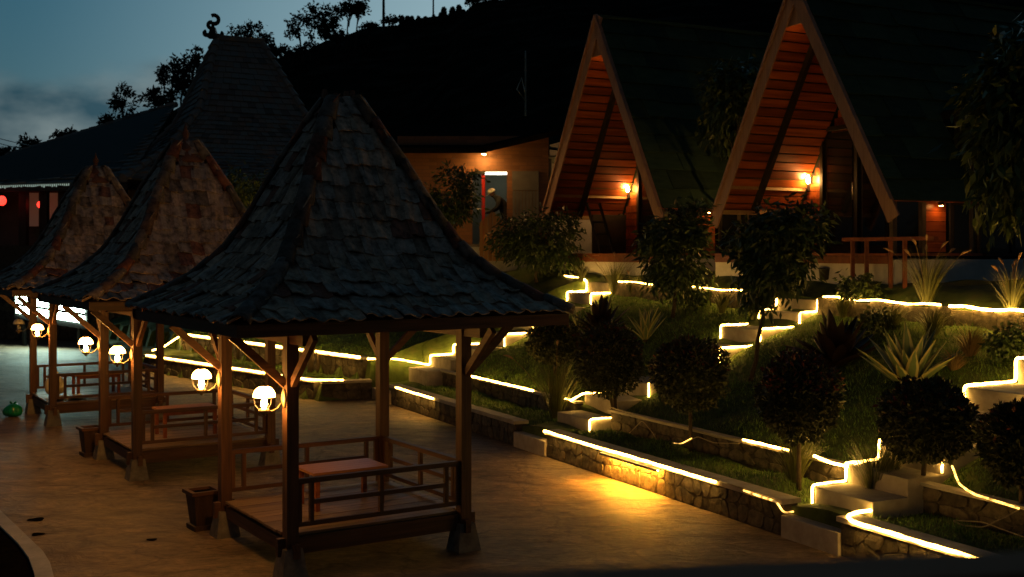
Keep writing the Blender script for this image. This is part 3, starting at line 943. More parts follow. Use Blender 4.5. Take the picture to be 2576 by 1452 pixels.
# ------------------------------------------------------------------ dining pavilions
PU = V(-0.5407, 0.8412, 0); PV = V(0.8412, 0.5407, 0)
PROT = math.atan2(PV.y, PV.x)
HS = 1.085
PROF = [(0.0, 5.36), (.03, 5.32), (.06, 5.24), (.12, 5.03), (.22, 4.66), (.32, 4.24), (.42, 3.84), (.50, 3.58), (.58, 3.39), (.70, 3.17), (.85, 2.97), (1.0, 2.82)]
EW = 1.98; RIDGE = .09
def prof_h(t): return float(np.interp(t, [p[0] for p in PROF], [p[1] for p in PROF]))
def hx(t): return RIDGE * (1 - t) + EW * t
def hy(t): return .02 + (EW - .02) * t

# arc-length table down the face
_T = np.linspace(0, 1, 400)
_A = np.concatenate([[0], np.cumsum(np.hypot(np.diff([hy(t) for t in _T]), np.diff([prof_h(t) for t in _T])))])
ARC = _A[-1]
def t_of(a): return float(np.interp(a, _A, _T))

TW, TL = .215, .235
def tile_mesh(seed):
    rg = random.Random(seed)
    n = 5
    w, L = TW * 1.12, TL * 1.28
    top, bot = [], []
    for j, y in enumerate((-.5, .5)):
        for i in range(n + 1):
            u = i / n
            x = (u - .5) * w
            z = (.021 if j == 0 else .012) * math.sin(u * 2 * math.pi * 1.0 + .3) + (.030 if j == 0 else -.004) + rg.uniform(-.003, .003)
            yy = y * L + (rg.uniform(-.012, .012) if j == 0 else 0)
            top.append((x, yy, z)); bot.append((x, yy, z - .014))
    m = n + 1
    fs_ = []
    for i in range(n):
        fs_.append((i, i + 1, m + i + 1, m + i))
        fs_.append((2 * m + i, 3 * m + i, 3 * m + i + 1, 2 * m + i + 1))
        fs_.append((i, 2 * m + i, 2 * m + i + 1, i + 1))
    fs_.append((0, m, 3 * m, 2 * m)); fs_.append((n, 2 * m + n, 3 * m + n, m + n))
    mb = MB(); mb.add(top + bot, fs_)
    return mb
TILE_MB = [tile_mesh(i) for i in range(4)]
TILE_ME = [mb.mesh('roof_tile', 'tile') for mb in TILE_MB]

def tile_matrices(face, seed):
    rg = random.Random(seed)
    out = []
    rows = int(ARC / TL)
    for r in range(rows):
        a = ARC - (r + .42) * TL
        t = t_of(a); t2 = t_of(max(0, a - .05)); t3 = t_of(min(ARC, a + .05))
        wid = hx(t) if face in ('-y', '+y') else hy(t)
        dy = (hy(t3) - hy(t2)); dh = prof_h(t2) - prof_h(t3)
        l = math.hypot(dy, dh) or 1
        c, s_ = dy / l, dh / l
        n = int((wid + .10) / TW)
        for j in range(-n, n):
            x = (j + .5) * TW
            if abs(x) > wid + .02: continue
            h = prof_h(t)
            if face == '-y':
                X, Y, p = V(1, 0, 0), V(0, c, s_), V(x, -hy(t), h)
            elif face == '+y':
                X, Y, p = V(-1, 0, 0), V(0, -c, s_), V(-x, hy(t), h)
            elif face == '-x':
                X, Y, p = V(0, -1, 0), V(c, 0, s_), V(-hx(t), -x, h)
            else:
                X, Y, p = V(0, 1, 0), V(-c, 0, s_), V(hx(t), x, h)
            Z = X.cross(Y)
            p = p + Z * (.035 + rg.uniform(-.010, .018)) + X * rg.uniform(-.016, .016) + Y * rg.uniform(-.04, .03)
            R = Matrix((X, Y, Z)).transposed().to_4x4()
            J = Euler((rg.uniform(-.07, .07), rg.uniform(-.12, .12), rg.uniform(-.11, .11))).to_matrix().to_4x4()
            out.append(Matrix.Translation(p) @ R @ J)
    return out

def half_pipe(L, r0, r1, n=6, th=.016):
    mb = MB()
    ring = []
    for (y, r) in ((-L / 2, r0), (L / 2, r1)):
        for rr in (r, r - th):
            for i in range(n + 1):
                a = math.pi * (i / n) 
                ring.append((rr * math.cos(a), y, rr * math.sin(a) * .9))
    m = n + 1
    fs_ = []
    for i in range(n):
        fs_ += [(i + 1, i, 2 * m + i, 2 * m + i + 1), (m + i, m + i + 1, 3 * m + i + 1, 3 * m + i), (i, i + 1, m + i + 1, m + i)]
    fs_ += [(0, m, 3 * m, 2 * m), (n, 2 * m + n, 3 * m + n, m + n)]
    mb.add(ring, fs_)
    return mb
HIP_ME = half_pipe(.36, .125, .095).mesh('hip_tile', 'hip_tile', True)
RIDGE_ME = half_pipe(.30, .12, .105).mesh('ridge_tile', 'hip_tile', True)

def build_pavilion(label):
    T = thing('dining_pavilion', label, 'pavilion', group='thatched-looking tiled dining pavilions in a row')
    for sx in (-1, 1):
        for sy in (-1, 1):
            c = (sx * HS, sy * HS)
            mb = MB(); mb.taper((c[0], c[1], -.02), .31, .20, .34); mb.build('base_stone', 'base_stone', T)
            mb = MB(); mb.box((c[0], c[1], 1.51), (.135, .135, 2.42)); mb.build('post', 'wood_post', T)
            for (dx, dy) in ((sx, 0), (0, sy)):
                mb = MB()
                mb.beam((c[0] + dx * .066, c[1] + dy * .066, 2.10), (c[0] + dx * .66, c[1] + dy * .66, 2.64), .06, .085)
                mb.build('brace', 'wood_x' if dx else 'wood_y', T)
    # ring beams on the posts, crossing and sticking out
    for s_ in (-1, 1):
        mb = MB(); mb.box((0, s_ * HS, 2.68), (2 * HS + .9, .09, .13)); mb.build('ring_beam', 'wood_x', T)
        mb = MB(); mb.box((s_ * HS, 0, 2.60), (.092, 2 * HS + .9, .13)); mb.build('ring_beam', 'wood_y', T)
    # platform
    for s_ in (-1, 1):
        mb = MB(); mb.box((0, s_ * (HS - .02), .335), (2 * HS + .30, .07, .19)); mb.build('rim_beam', 'wood_x', T)
        mb = MB(); mb.box((s_ * (HS - .02), 0, .30), (.07, 2 * HS + .30, .15)); mb.build('rim_beam', 'wood_y', T)
    for x in (-.4, .4):
        mb = MB(); mb.box((x, 0, .37), (.08, 2 * HS - .12, .10)); mb.build('joist', 'wood_y', T)
    n = 16
    for i in range(n):
        y = -HS + .02 + (i + .5) * (2 * HS - .04) / n
        mb = MB(); mb.box((random.uniform(-.008, .008), y, .447 + random.uniform(-.002, .003)), (2 * HS + .10 if 0 < i < n - 1 else 2 * HS - .16, (2 * HS - .04) / n - .008, .028))
        mb.build('floor_plank', 'plank', T)
    # railings on three sides
    def rail(a, b_, ax):
        a, b_ = Vector(a), Vector(b_)
        d = (b_ - a).normalized()
        wm = 'wood_x' if ax == 'x' else 'wood_y'
        i0, i1 = a + d * .07, b_ - d * .07
        e0, e1 = a + d * .24, b_ - d * .24
        for (z, w, h, nm, p0, p1) in ((1.03, .07, .055, 'top_rail', i0, i1), (.56, .05, .05, 'bottom_rail', i0, i1), (.79, .045, .05, 'middle_rail', e0, e1)):
            mb = MB(); mb.beam(p0 + V(0, 0, z), p1 + V(0, 0, z), w, h); mb.build(nm, wm, T)
        for p in (a + d * .10, b_ - d * .10, e0, e1, (a + b_) / 2):
            mb = MB(); mb.box((p.x, p.y, .795), (.048, .048, .42)); mb.build('baluster', 'wood_post', T)
    rail((-HS, -HS, 0), (HS, -HS, 0), 'x')
    rail((-HS, HS, 0), (HS, HS, 0), 'x')
    rail((HS, -HS, 0), (HS, HS, 0), 'y')
    # roof underlay
    mb = MB()
    ts_ = np.linspace(0, 1, 16)
    for t in ts_:
        h = prof_h(t)
        for (x, y) in ((-1, -1), (1, -1), (1, 1), (-1, 1)):
            mb.v.append((x * (hx(t) - .01), y * (hy(t) - .01), h - .01))
    for i in range(15):
        for k in range(4):
            k2 = (k + 1) % 4
            mb.f.append((i * 4 + k, (i + 1) * 4 + k, (i + 1) * 4 + k2, i * 4 + k2))
    o = len(mb.v)
    for (x, y) in ((-1, -1), (1, -1), (1, 1), (-1, 1)):
        mb.v.append((x * EW * .98, y * EW * .98, 2.74))
    for k in range(4):
        k2 = (k + 1) % 4
        mb.f.append((60 + k, o + k, o + k2, 60 + k2))
    mb.f.append((o + 3, o + 2, o + 1, o))
    mb.f.append((0, 1, 2, 3))
    mb.build('roof_deck', 'dark_wood', T)
    for s_ in (-1, 1):
        mb = MB(); mb.box((0, s_ * (EW - .03), 2.745), (2 * EW + .02, .03, .13)); mb.build('eave_board', 'wood_x', T)
        mb = MB(); mb.box((s_ * (EW - .03), 0, 2.742), (.03, 2 * EW - .10, .13)); mb.build('eave_board', 'wood_y', T)
    # tiles on the two faces one sees, one by one
    for face, sd in (('-y', 1), ('-x', 2)):
        for i, mx in enumerate(tile_matrices(face, sd)):
            obj_from('roof_tile', TILE_ME[(i * 7 + i // 5) % 4], T, mx)
    # the two faces turned away, as one piece
    mb = MB()
    for face, sd in (('+y', 3), ('+x', 4)):
        for i, mx in enumerate(tile_matrices(face, sd)):
            src = TILE_MB[i % 4]
            mb.add([mx @ Vector(v) for v in src.v], src.f)
    tag(mb.build('rear_roof_tiles', 'tile', T), kind='stuff')
    # hips
    for sx in (-1, 1):
        for sy in (-1, 1):
            a = 0.12
            nh = 12
            pts = []
            ts2 = np.linspace(.03, 1.0, 200)
            P_ = np.array([[sx * hx(t), sy * hy(t), prof_h(t)] for t in ts2])
            al = np.concatenate([[0], np.cumsum(np.linalg.norm(np.diff(P_, axis=0), axis=1))])
            for k in range(nh):
                s0 = al[-1] * (k + .5) / nh
                p = Vector([np.interp(s0, al, P_[:, q]) for q in range(3)])
                q0 = Vector([np.interp(s0 - .1, al, P_[:, q]) for q in range(3)]); q1 = Vector([np.interp(s0 + .1, al, P_[:, q]) for q in range(3)])
                Y = (q0 - q1).normalized()
                X = Y.cross(V(0, 0, 1)).normalized(); Z = X.cross(Y)
                R = Matrix((X, Y, Z)).transposed().to_4x4()
                J = Euler((.10 + random.uniform(-.06, .06), random.uniform(-.2, .2), random.uniform(-.13, .13))).to_matrix().to_4x4()
                obj_from('hip_tile', HIP_ME, T, Matrix.Translation(p + Z * .02) @ R @ J)
    for k in (-.42, .42):
        R = Euler((random.uniform(-.06, .06) + .12 * k, 0, math.radians(90) + random.uniform(-.12, .12))).to_matrix().to_4x4()
        obj_from('ridge_tile', RIDGE_ME, T, Matrix.Translation((k * .23, 0, 5.30)) @ R)
    return T

def place_pav(T, A):
    c = Vector(A) + (PU + PV) * HS
    T.location = (c.x, c.y, 0)
    T.rotation_euler = (0, 0, PROT)
    return T
A1 = V(-2.40, 12.28, 0)
PITCH = 6.36
pav1 = build_pavilion('dining pavilion nearest the camera, under the tallest weathered tile roof')
pav2 = copy_tree(pav1)
pav2['label'] = 'middle dining pavilion of the row, terracotta cap on its roof'
pav3 = copy_tree(pav1)
pav3['label'] = 'dining pavilion farthest back in the row, at the left edge'
A2 = A1 + PU * PITCH; A3 = A1 + PU * PITCH * 2.03
place_pav(pav1, A1); place_pav(pav2, A2); place_pav(pav3, A3)
bpy.context.view_layer.update()
# roof tops: crown of small spikes on the first, clay caps on the other two
for k in range(7):
    x = -.20 + k * .066
    mb = MB(); mb.taper((x, random.uniform(-.05, .05), 5.36), .075, .04, random.uniform(.05, .15)); mb.build('crown_spike', 'terracotta', pav1)
for p in (pav2, pav3):
    mb = MB(); mb.lathe([(.36, 4.98), (.37, 5.0), (.22, 5.14), (.20, 5.17), (.22, 5.19), (.21, 5.21), (.12, 5.30), (.05, 5.36), (.045, 5.42), (.065, 5.47), (.03, 5.56), (.005, 5.66)], (0, 0, .06), 14)
    mb.build('roof_cap', 'terracotta', p, True)

def pav_point(T, x, y, z):
    return T.matrix_world @ V(x, y, z)

# tables
def table(T, label):
    o = thing('low_table', label, 'table', pav_point(T, .02, .05, .462), PROT, 'low tables in the pavilions')
    for i in range(5):
        y = -.30 + (i + .5) * .12
        mb = MB(); mb.box((0, y, .445), (.98, .116, .03)); mb.build('top_board', 'tabletop', o)
    for s_ in (-1, 1):
        mb = MB(); mb.box((0, s_ * .255, .40), (.90, .025, .07)); mb.build('apron', 'red_rail', o)
    for sx in (-1, 1):
        for sy in (-1, 1):
            mb = MB(); mb.box((sx * .42, sy * .245, .214), (.055, .055, .428)); mb.build('leg', 'red_rail', o)
table(pav1, 'low reddish table in the nearest pavilion')
table(pav2, 'low lit wooden table in the middle pavilion')
table(pav3, 'low table in the farthest pavilion, catching white light')

# lanterns on the corner posts
def build_lantern(label, lit=True):
    L = thing('wall_lantern', label, 'lantern', group='oil-lamp style lanterns on the pavilion posts')
    sh, ch = ('shade', 'chimney') if lit else ('shade_off', 'shade_off')
    mb = MB(); mb.lathe([(.002, -.012), (.075, -.012), (.08, 0), (.06, .012), (.03, .022)], (0, 0, 0), 14)
    bp_ = mb.build('back_plate', 'lamp_metal', L, True); bp_.rotation_euler = (0, -math.pi / 2, 0); bp_.scale = (1.35, .8, 1)
    mb = MB(); mb.tube([(-.01, 0, -.02), (-.06, 0, -.09), (-.12, 0, -.125), (-.17, 0, -.118)], .008, 6); mb.build('arm', 'lamp_metal', L, True)
    cx = -.215
    mb = MB(); mb.lathe([(.010, -.175), (.022, -.165), (.014, -.150), (.04, -.142), (.062, -.125), (.064, -.108), (.05, -.096), (.028, -.088)], (cx, 0, 0), 24); mb.build('oil_font', 'lamp_metal', L, True)
    mb = MB(); mb.lathe([(.020, -.088), (.034, -.06), (.037, -.04), (.029, -.01), (.022, .03), (.022, .06)], (cx, 0, 0), 20); mb.build('glass_chimney', ch, L, True)
    mb = MB(); mb.lathe([(.104, .030), (.118, .034), (.117, .055), (.110, .082), (.095, .108), (.072, .130), (.046, .143), (.032, .146)], (cx, 0, 0), 36); mb.build('shade', sh, L, True)
    mb = MB(); mb.tube([(cx + .119 * math.cos(q), .119 * math.sin(q), .030) for q in np.linspace(0, 2 * math.pi, 25)], .006, 6); mb.build('shade_rim', 'iron', L, True)
    mb = MB(); mb.lathe([(.036, .145), (.03, .160), (.012, .168), (.010, .19)], (cx, 0, 0), 14); mb.build('top_cap', 'iron', L, True)
    for a in (.5, 2.6, 4.7):
        c, s_ = math.cos(a), math.sin(a)
        mb = MB(); mb.tube([(cx + .055 * c, .055 * s_, -.105), (cx + .10 * c, .10 * s_, -.055), (cx + .116 * c, .116 * s_, .028)], .0045, 5); mb.build('harp', 'iron', L, True)
    mb = MB(); mb.tube([(-.004, 0, .08), (.004, .01, .16), (-.003, -.005, .26), (-.03, 0, .33)], .006, 5); mb.build('wire', 'cable', L, True)
    return L
lant = build_lantern('lit oil-lamp style lantern on the near corner post of the nearest pavilion')
lspots = [(pav1, -1, None), (pav1, 1, 'lit oil-lamp style lantern on the rear left post of the nearest pavilion'),
          (pav2, -1, 'lit oil-lamp style lantern on the near corner post of the middle pavilion'),
          (pav2, 1, 'lit oil-lamp style lantern on the rear left post of the middle pavilion'),
          (pav3, -1, 'lit oil-lamp style lantern on the near corner post of the farthest pavilion')]
lant_off = build_lantern('unlit oil-lamp style lantern on the last post at the left edge', False)
for i, (T, sy, lab) in enumerate(lspots):
    o = lant if i == 0 else copy_tree(lant)
    if lab: o['label'] = lab
    o.location = pav_point(T, -HS - .08, sy * HS, 1.94)
    o.rotation_euler = (0, 0, PROT + random.uniform(-.08, .08))
lant_off.location = pav_point(pav3, -HS - .08, HS, 1.94)
lant_off.rotation_euler = (0, 0, PROT)

M['planter_wood'] = mat_wood('planter_wood', (0.03, 0.016, 0.009), (0.07, 0.038, 0.02), 'Z', 0.6)
# wooden planters beside the pavilions
def planter(T, x, y, label):
    o = thing('wooden_planter', label, 'planter', pav_point(T, x, y, 0), PROT + .05, 'wooden planters by the pavilions')
    mb = MB(); mb.taper((0, 0, .06), .24, .33, .40); mb.build('body', 'planter_wood', o)
    mb = MB(); mb.box((0, 0, .032), (.31, .31, .06)); mb.build('foot', 'planter_wood', o)
    for s_ in (-1, 1):
        mb = MB(); mb.box((0, s_ * .165, .475), (.40, .055, .045)); mb.build('rim', 'wood_x', o)
        mb = MB(); mb.box((s_ * .172, 0, .475), (.055, .275, .045)); mb.build('rim', 'wood_y', o)
    mb = MB(); mb.box((0, 0, .462), (.28, .27, .01)); mb.build('soil', 'soil', o)
planter(pav1, -HS - .12, HS + .52, 'tapered wooden planter behind the nearest pavilion')
planter(pav2, -HS - .12, HS + .42, 'tapered wooden planter behind the middle pavilion')
#=====SECTION3

# ------------------------------------------------------------------ A-frame cabins
HWID, ZE, ZA, ZF = 2.75, 4.52, 9.32, 3.52
SLOPE = math.hypot(HWID, ZA - ZE)
def slope_pt(side, u, x, off=0.0):
    """u 0 at the ridge, 1 at the eave; off = distance outwards"""
    ny, nz = (ZA - ZE) / SLOPE, HWID / SLOPE
    return V(x, side * (HWID * u + ny * off), ZA + (ZE - ZA) * u + nz * off)

def build_cabin(label, loc, length=8.0):
    T = thing('a_frame_cabin', label, 'cabin', (loc[0], loc[1], 0), ROT_G, 'A-frame cabins above the garden')
    # lapped roof courses
    NC = 11
    for side in (-1, 1):
        for k in range(NC):
            u0, u1 = k / NC - .012, (k + 1) / NC
            o0, o1 = .03, .075
            if side == -1:
                ns = 9
                for q_ in range(ns):
                    sh = (k % 2) * .5
                    xa = max(0, (q_ - sh) * length / (ns - .5)); xb = min(length, (q_ + 1 - sh) * length / (ns - .5)) + .02
                    if xb - xa < .1: continue
                    j0, j1, j2 = random.uniform(-.006, .006), random.uniform(-.012, .012), random.uniform(-.012, .012)
                    lift = .012 * (q_ % 2)
                    P8 = [slope_pt(-1, u0, xa, o0 + lift), slope_pt(-1, u0, xb, o0 + lift), slope_pt(-1, u1 + j0, xb, o1 + lift + j1), slope_pt(-1, u1 + j0, xa, o1 + lift + j2)]
                    nrm_ = V(0, -(ZA - ZE) / SLOPE, HWID / SLOPE)
                    mb = MB(); mb.add(P8 + [p_ - nrm_ * .022 for p_ in P8], [(0, 3, 2, 1), (4, 5, 6, 7), (0, 1, 5, 4), (1, 2, 6, 5), (2, 3, 7, 6), (3, 0, 4, 7)])
                    mb.build('roof_sheet', 'cabin_roof', T)
                continue
            mb = MB()
            n = 10
            vs_, fs_ = [], []
            for i in range(n + 1):
                x = lerp(0, length, i / n)
                wob = random.uniform(-.010, .010)
                for (u, o_) in ((u0, o0), (u1, o1 + wob * .5), (u1, o1 - .035), (u0, o0 - .02)):
                    vs_.append(slope_pt(side, u + (wob * .4 if u == u1 else 0), x, o_))
            for i in range(n):
                a = i * 4
                for q in range(4):
                    q2 = (q + 1) % 4
                    fs_.append((a + q, a + q2, a + 4 + q2, a + 4 + q))
            fs_ += [(0, 3, 2, 1), (n * 4, n * 4 + 1, n * 4 + 2, n * 4 + 3)]
            mb.add(vs_, fs_); mb.build('roof_course', 'cabin_roof', T)
    mb = MB(); mb.beam((-.02, 0, ZA + .03), (length, 0, ZA + .03), .22, .08); mb.build('ridge_cap', 'cabin_roof', T)
    # inner face: boards of the slope one looks up at
    NB = 25
    for side in (-1, 1):
        for k in range(NB if side == 1 else 12):
            nn = NB if side == 1 else 12
            u0, u1 = k / nn + .003, (k + 1) / nn - .003
            mb = MB()
            a = [slope_pt(side, u0, .02, -.03), slope_pt(side, u1, .02, -.03), slope_pt(side, u1, 2.38, -.03), slope_pt(side, u0, 2.38, -.03)]
            b_ = [slope_pt(side, u0, .02, .0), slope_pt(side, u1, .02, .0), slope_pt(side, u1, 2.38, .0), slope_pt(side, u0, 2.38, .0)]
            mb.add(a + b_, [(0, 1, 2, 3), (4, 7, 6, 5), (0, 4, 5, 1), (1, 5, 6, 2), (2, 6, 7, 3), (3, 7, 4, 0)])
            mb.build('ceiling_plank', 'cabin_plank', T)
    # barge boards
    for side in (-1, 1):
        a, b_ = slope_pt(side, -.015, -.035, -.10), slope_pt(side, 1.06, -.035, -.10)
        mb = MB(); mb.beam(a, b_, .04, .30, up=(0, side * (ZA - ZE), HWID)); mb.build('barge_board', 'barge', T)
        a, b_ = slope_pt(side, -.01, -.06, .03), slope_pt(side, 1.0, -.06, .03)
        mb = MB(); mb.beam(a, b_, .10, .06, up=(0, side * (ZA - ZE), HWID)); mb.build('edge_trim', 'barge', T)
    # closed peak
    zp = 8.40; yw = HWID * (ZA - zp) / (ZA - ZE)
    mb = MB(); mb.add([(.03, -yw, zp), (.03, yw, zp), (.03, 0, ZA - .05), (.07, -yw, zp), (.07, yw, zp), (.07, 0, ZA - .05)], [(0, 2, 1), (3, 4, 5), (0, 1, 4, 3), (1, 2, 5, 4), (2, 0, 3, 5)])
    mb.build('gable_panel', 'barge', T)
    # rafter and eave beams on the open side
    mb = MB(); mb.beam(slope_pt(1, .12, 1.0, -.10), slope_pt(1, .985, 1.0, -.10), .11, .13, up=(0, ZA - ZE, HWID)); mb.build('rafter', 'frame_dark', T)
    mb = MB(); mb.box((1.2, HWID - .30, 5.10), (2.3, .10, .16)); mb.build('eave_beam', 'cabin_beam', T)
    mb = MB(); mb.box((1.2, HWID - .06, ZE - .03), (2.4, .10, .10)); mb.build('eave_beam', 'cabin_beam', T)
    # back wall of the porch
    XW = 2.4
    k = 0
    z = ZF + .01
    while z < 8.9:
        z1 = z + .185
        y1 = min(HWID - .1, HWID * (ZA - z1) / (ZA - ZE) - .06)
        segs = [(1.88, y1)] if z1 < 6.48 else [(-y1, y1)]
        for (ya, yb) in segs:
            if yb - ya < .1: continue
            mb = MB(); mb.box((XW + .03 + .012 * (k % 2), (ya + yb) / 2, (z + z1) / 2), (.04, yb - ya, z1 - z - .012)); mb.build('wall_plank', 'cabin_plank', T)
        z = z1; k += 1
    mb = MB(); mb.box((XW + .10, 0, 5.0), (.06, 2 * HWID - .2, 3.0)); mb.build('wall_backing', 'frame_dark', T)
    # door frame and door
    for y in (1.82, .68):
        mb = MB(); mb.box((XW + .0, y, 5.0), (.14, .10, 2.96)); mb.build('door_frame', 'frame_dark', T)
    mb = MB(); mb.box((XW, 1.25, 6.44), (.14, 1.04, .10)); mb.build('door_frame', 'frame_dark', T)
    mb = MB(); mb.box((XW + .02, 1.25, 4.93), (.05, 1.03, 2.82)); d = mb.build('door', 'frame_dark', T)
    mb = MB(); mb.box((XW - .012, 1.25, 5.02), (.012, .82, 2.45)); mb.build('pane', 'glass', d)
    mb = MB(); mb.tube([(XW - .05, .80, 4.75), (XW - .05, .80, 5.15)], .014, 8); mb.build('handle', 'steel', d, True)
    # glazed panels right of the door
    for i in range(3):
        ya, yb = .60 - i * .95, .60 - (i + 1) * .95 + .05
        mb = MB(); mb.box((XW, (ya + yb) / 2, 5.0), (.05, ya - yb - .08, 2.9)); f = mb.build('window', 'frame_dark', T)
        mb = MB(); mb.box((XW - .03, (ya + yb) / 2, 5.0), (.012, ya - yb - .22, 2.6)); mb.build('pane', 'glass', f)
    # corner posts
    for (x, y) in ((XW - .10, HWID - .12), (.25, -HWID + .22), (1.0, -HWID + .2), (XW - .1, -HWID + .2)):
        mb = MB(); mb.box((x, y, 4.05), (.10, .10, 1.14)); mb.build('post', 'frame_tan', T)
    # side wall under the right eave: lit boards beside glass
    for i in range(5):
        mb = MB(); mb.box((1.36, -HWID + .22, ZF + .12 + i * .205), (.56, .04, .195)); mb.build('wall_plank', 'cabin_plank', T)
    for (xa, xb) in ((1.75, 3.4), (3.5, 5.2), (5.3, 7.6)):
        mb = MB(); mb.box(((xa + xb) / 2, -HWID + .2, 4.05), (xb - xa, .05, 1.06)); f = mb.build('window', 'frame_dark', T)
        mb = MB(); mb.box(((xa + xb) / 2, -HWID + .168, 4.05), (xb - xa - .16, .012, .86)); mb.build('pane', 'glass', f)
    mb = MB(); mb.box((4.0, HWID - .2, 4.05), (7.9 - 2.6, .05, 1.06)); mb.build('side_wall', 'frame_dark', T)
    # deck and plinth
    for i in range(9):
        mb = MB(); mb.box((-.1 + .14 + i * .29, 0, ZF - .025), (.28, 2 * HWID - .1, .05)); mb.build('deck_board', 'red_rail', T)
    mb = MB(); mb.box((5.3, 0, ZF - .03), (5.4, 2 * HWID - .1, .05)); mb.build('floor', 'dark_wood', T)
    mb = MB(); mb.box((-.06, 0, ZF - .13), (.05, 2 * HWID - .06, .15)); mb.build('deck_fascia', 'red_rail', T)
    mb = MB(); mb.box((4.0, 0, 2.76), (8.0, 2 * HWID + .1, 1.28)); mb.build('plinth', 'plaster', T)
    bpy.context.view_layer.update()
    return T
cab1 = build_cabin('smaller-looking A-frame cabin farther back, left of the other', (2.34, 30.9))
cab1.scale = (1.108, 1.108, 1.108); cab1.location.z = 3.5 - 3.5 * 1.108
bpy.context.view_layer.update()
cab2 = build_cabin('larger-looking A-frame cabin closer to the camera, its peak cut by the top edge', (6.03, 24.1))

def sconce(T, label):
    S = thing('candle_sconce', label, 'wall lamp', T.matrix_world @ V(2.25, 2.30, 5.26), ROT_G, 'candle lamps on the cabin porches')
    mb = MB(); mb.box((.12, 0, -.12), (.03, .08, .22)); mb.build('back_plate', 'iron', S)
    for y in (-.13, .13):
        mb = MB(); mb.tube([(.10, 0, -.16), (.03, y * .5, -.18), (0, y, -.14), (0, y, -.09)], .01, 6); mb.build('arm', 'iron', S, True)
        mb = MB(); mb.lathe([(.012, -.10), (.035, -.09), (.035, -.075), (.014, -.07)], (0, y, 0), 10); mb.build('drip_tray', 'brass', S, True)
        mb = MB(); mb.lathe([(.022, -.07), (.042, -.03), (.05, .01), (.042, .06), (.02, .11), (.004, .14)], (0, y, 0), 10); mb.build('candle_bulb', 'candle', S, True)
sconce(cab1, 'twin candle lamp glowing beside the door of the farther cabin')
sconce(cab2, 'twin candle lamp glowing beside the door of the closer cabin')
def eave_lamp(T, label):
    S = thing('eave_lamp', label, 'lamp', T.matrix_world @ V(1.36, -HWID + .06, ZE - .06), ROT_G)
    mb = MB(); mb.lathe([(.045, 0), (.05, .02), (.05, .06), (.02, .07)], (0, 0, 0), 10); mb.build('housing', 'iron', S, True)
    mb = MB(); mb.lathe([(.01, -.012), (.035, -.01), (.04, -.002)], (0, 0, 0), 10); mb.build('bulb', 'eave_bulb', S, True)
M['eave_bulb'] = mat_emit('eave_bulb', (1.0, 0.36, 0.08), 130)
def peak_lamp(T, label):
    S = thing('peak_lamp', label, 'lamp', T.matrix_world @ V(.32, .10, 8.62), ROT_G, 'lamps inside the cabin peaks')
    mb = MB(); mb.lathe([(.03, .03), (.05, .06), (.05, .12), (.02, .13)], (0, 0, 0), 10); mb.build('housing', 'iron', S, True)
    mb = MB(); mb.lathe([(.012, -.03), (.04, -.015), (.045, .012), (.03, .03)], (0, 0, 0), 12); mb.build('bulb', 'peak_bulb', S, True)
M['peak_bulb'] = mat_emit('peak_bulb', (1.0, 0.42, 0.10), 110)
peak_lamp(cab1, 'hidden lamp tucked behind the peak panel of the farther cabin')
peak_lamp(cab2, 'hidden lamp tucked behind the peak panel of the closer cabin')
eave_lamp(cab1, 'small lamp under the right eave of the farther cabin')
eave_lamp(cab2, 'small lamp under the right eave of the closer cabin')

# handrail in front of the closer cabin
def handrail():
    p = [ground_at(x, 725) for x in (2145, 2180, 2240, 2276)]
    zt_ = 3.5 + (640 - 606) / FPX * p[1].y
    T = thing('handrail', 'reddish wooden handrail in front of the plinth of the closer cabin', 'railing', (p[1].x, p[1].y, p[1].z))
    inv = Matrix.Translation(-T.location)
    for q in p:
        mb = MB(); mb.box((q.x, q.y, (q.z + zt_) / 2 - .05), (.07, .07, zt_ - q.z + .1)); o = mb.build('post', 'red_rail', T); o.matrix_parent_inverse = inv
    d = (p[-1] - p[0]); d.z = 0; d.normalize()
    mb = MB(); a = V(p[0].x, p[0].y, zt_ + .03) - d * .22; b_ = V(p[-1].x, p[-1].y, zt_ + .03) + d * .7
    mb.beam(a, b_, .12, .07); o = mb.build('top_rail', 'red_rail', T); o.matrix_parent_inverse = inv
handrail()

# ladder leaning under the far cabin's eave
def ladder():
    T = thing('ladder', 'dark wooden ladder leaning under the eave of the farther cabin', 'ladder', (2.7, 32.5, 3.5))
    a0, a1 = at(1512, 638, 32.6) , at(1476, 512, 33.6)
    b0, b1 = at(1544, 638, 32.4), at(1508, 512, 33.4)
    inv = Matrix.Translation(-T.location)
    for a, b_ in ((a0, a1), (b0, b1)):
        mb = MB(); mb.beam(a, b_, .05, .09); o = mb.build('rail', 'frame_dark', T); o.matrix_parent_inverse = inv
    for k in range(4):
        u = .14 + k * .24
        mb = MB(); mb.beam(a0.lerp(a1, u), b0.lerp(b1, u), .05, .05); o = mb.build('rung', 'frame_dark', T); o.matrix_parent_inverse = inv
ladder()

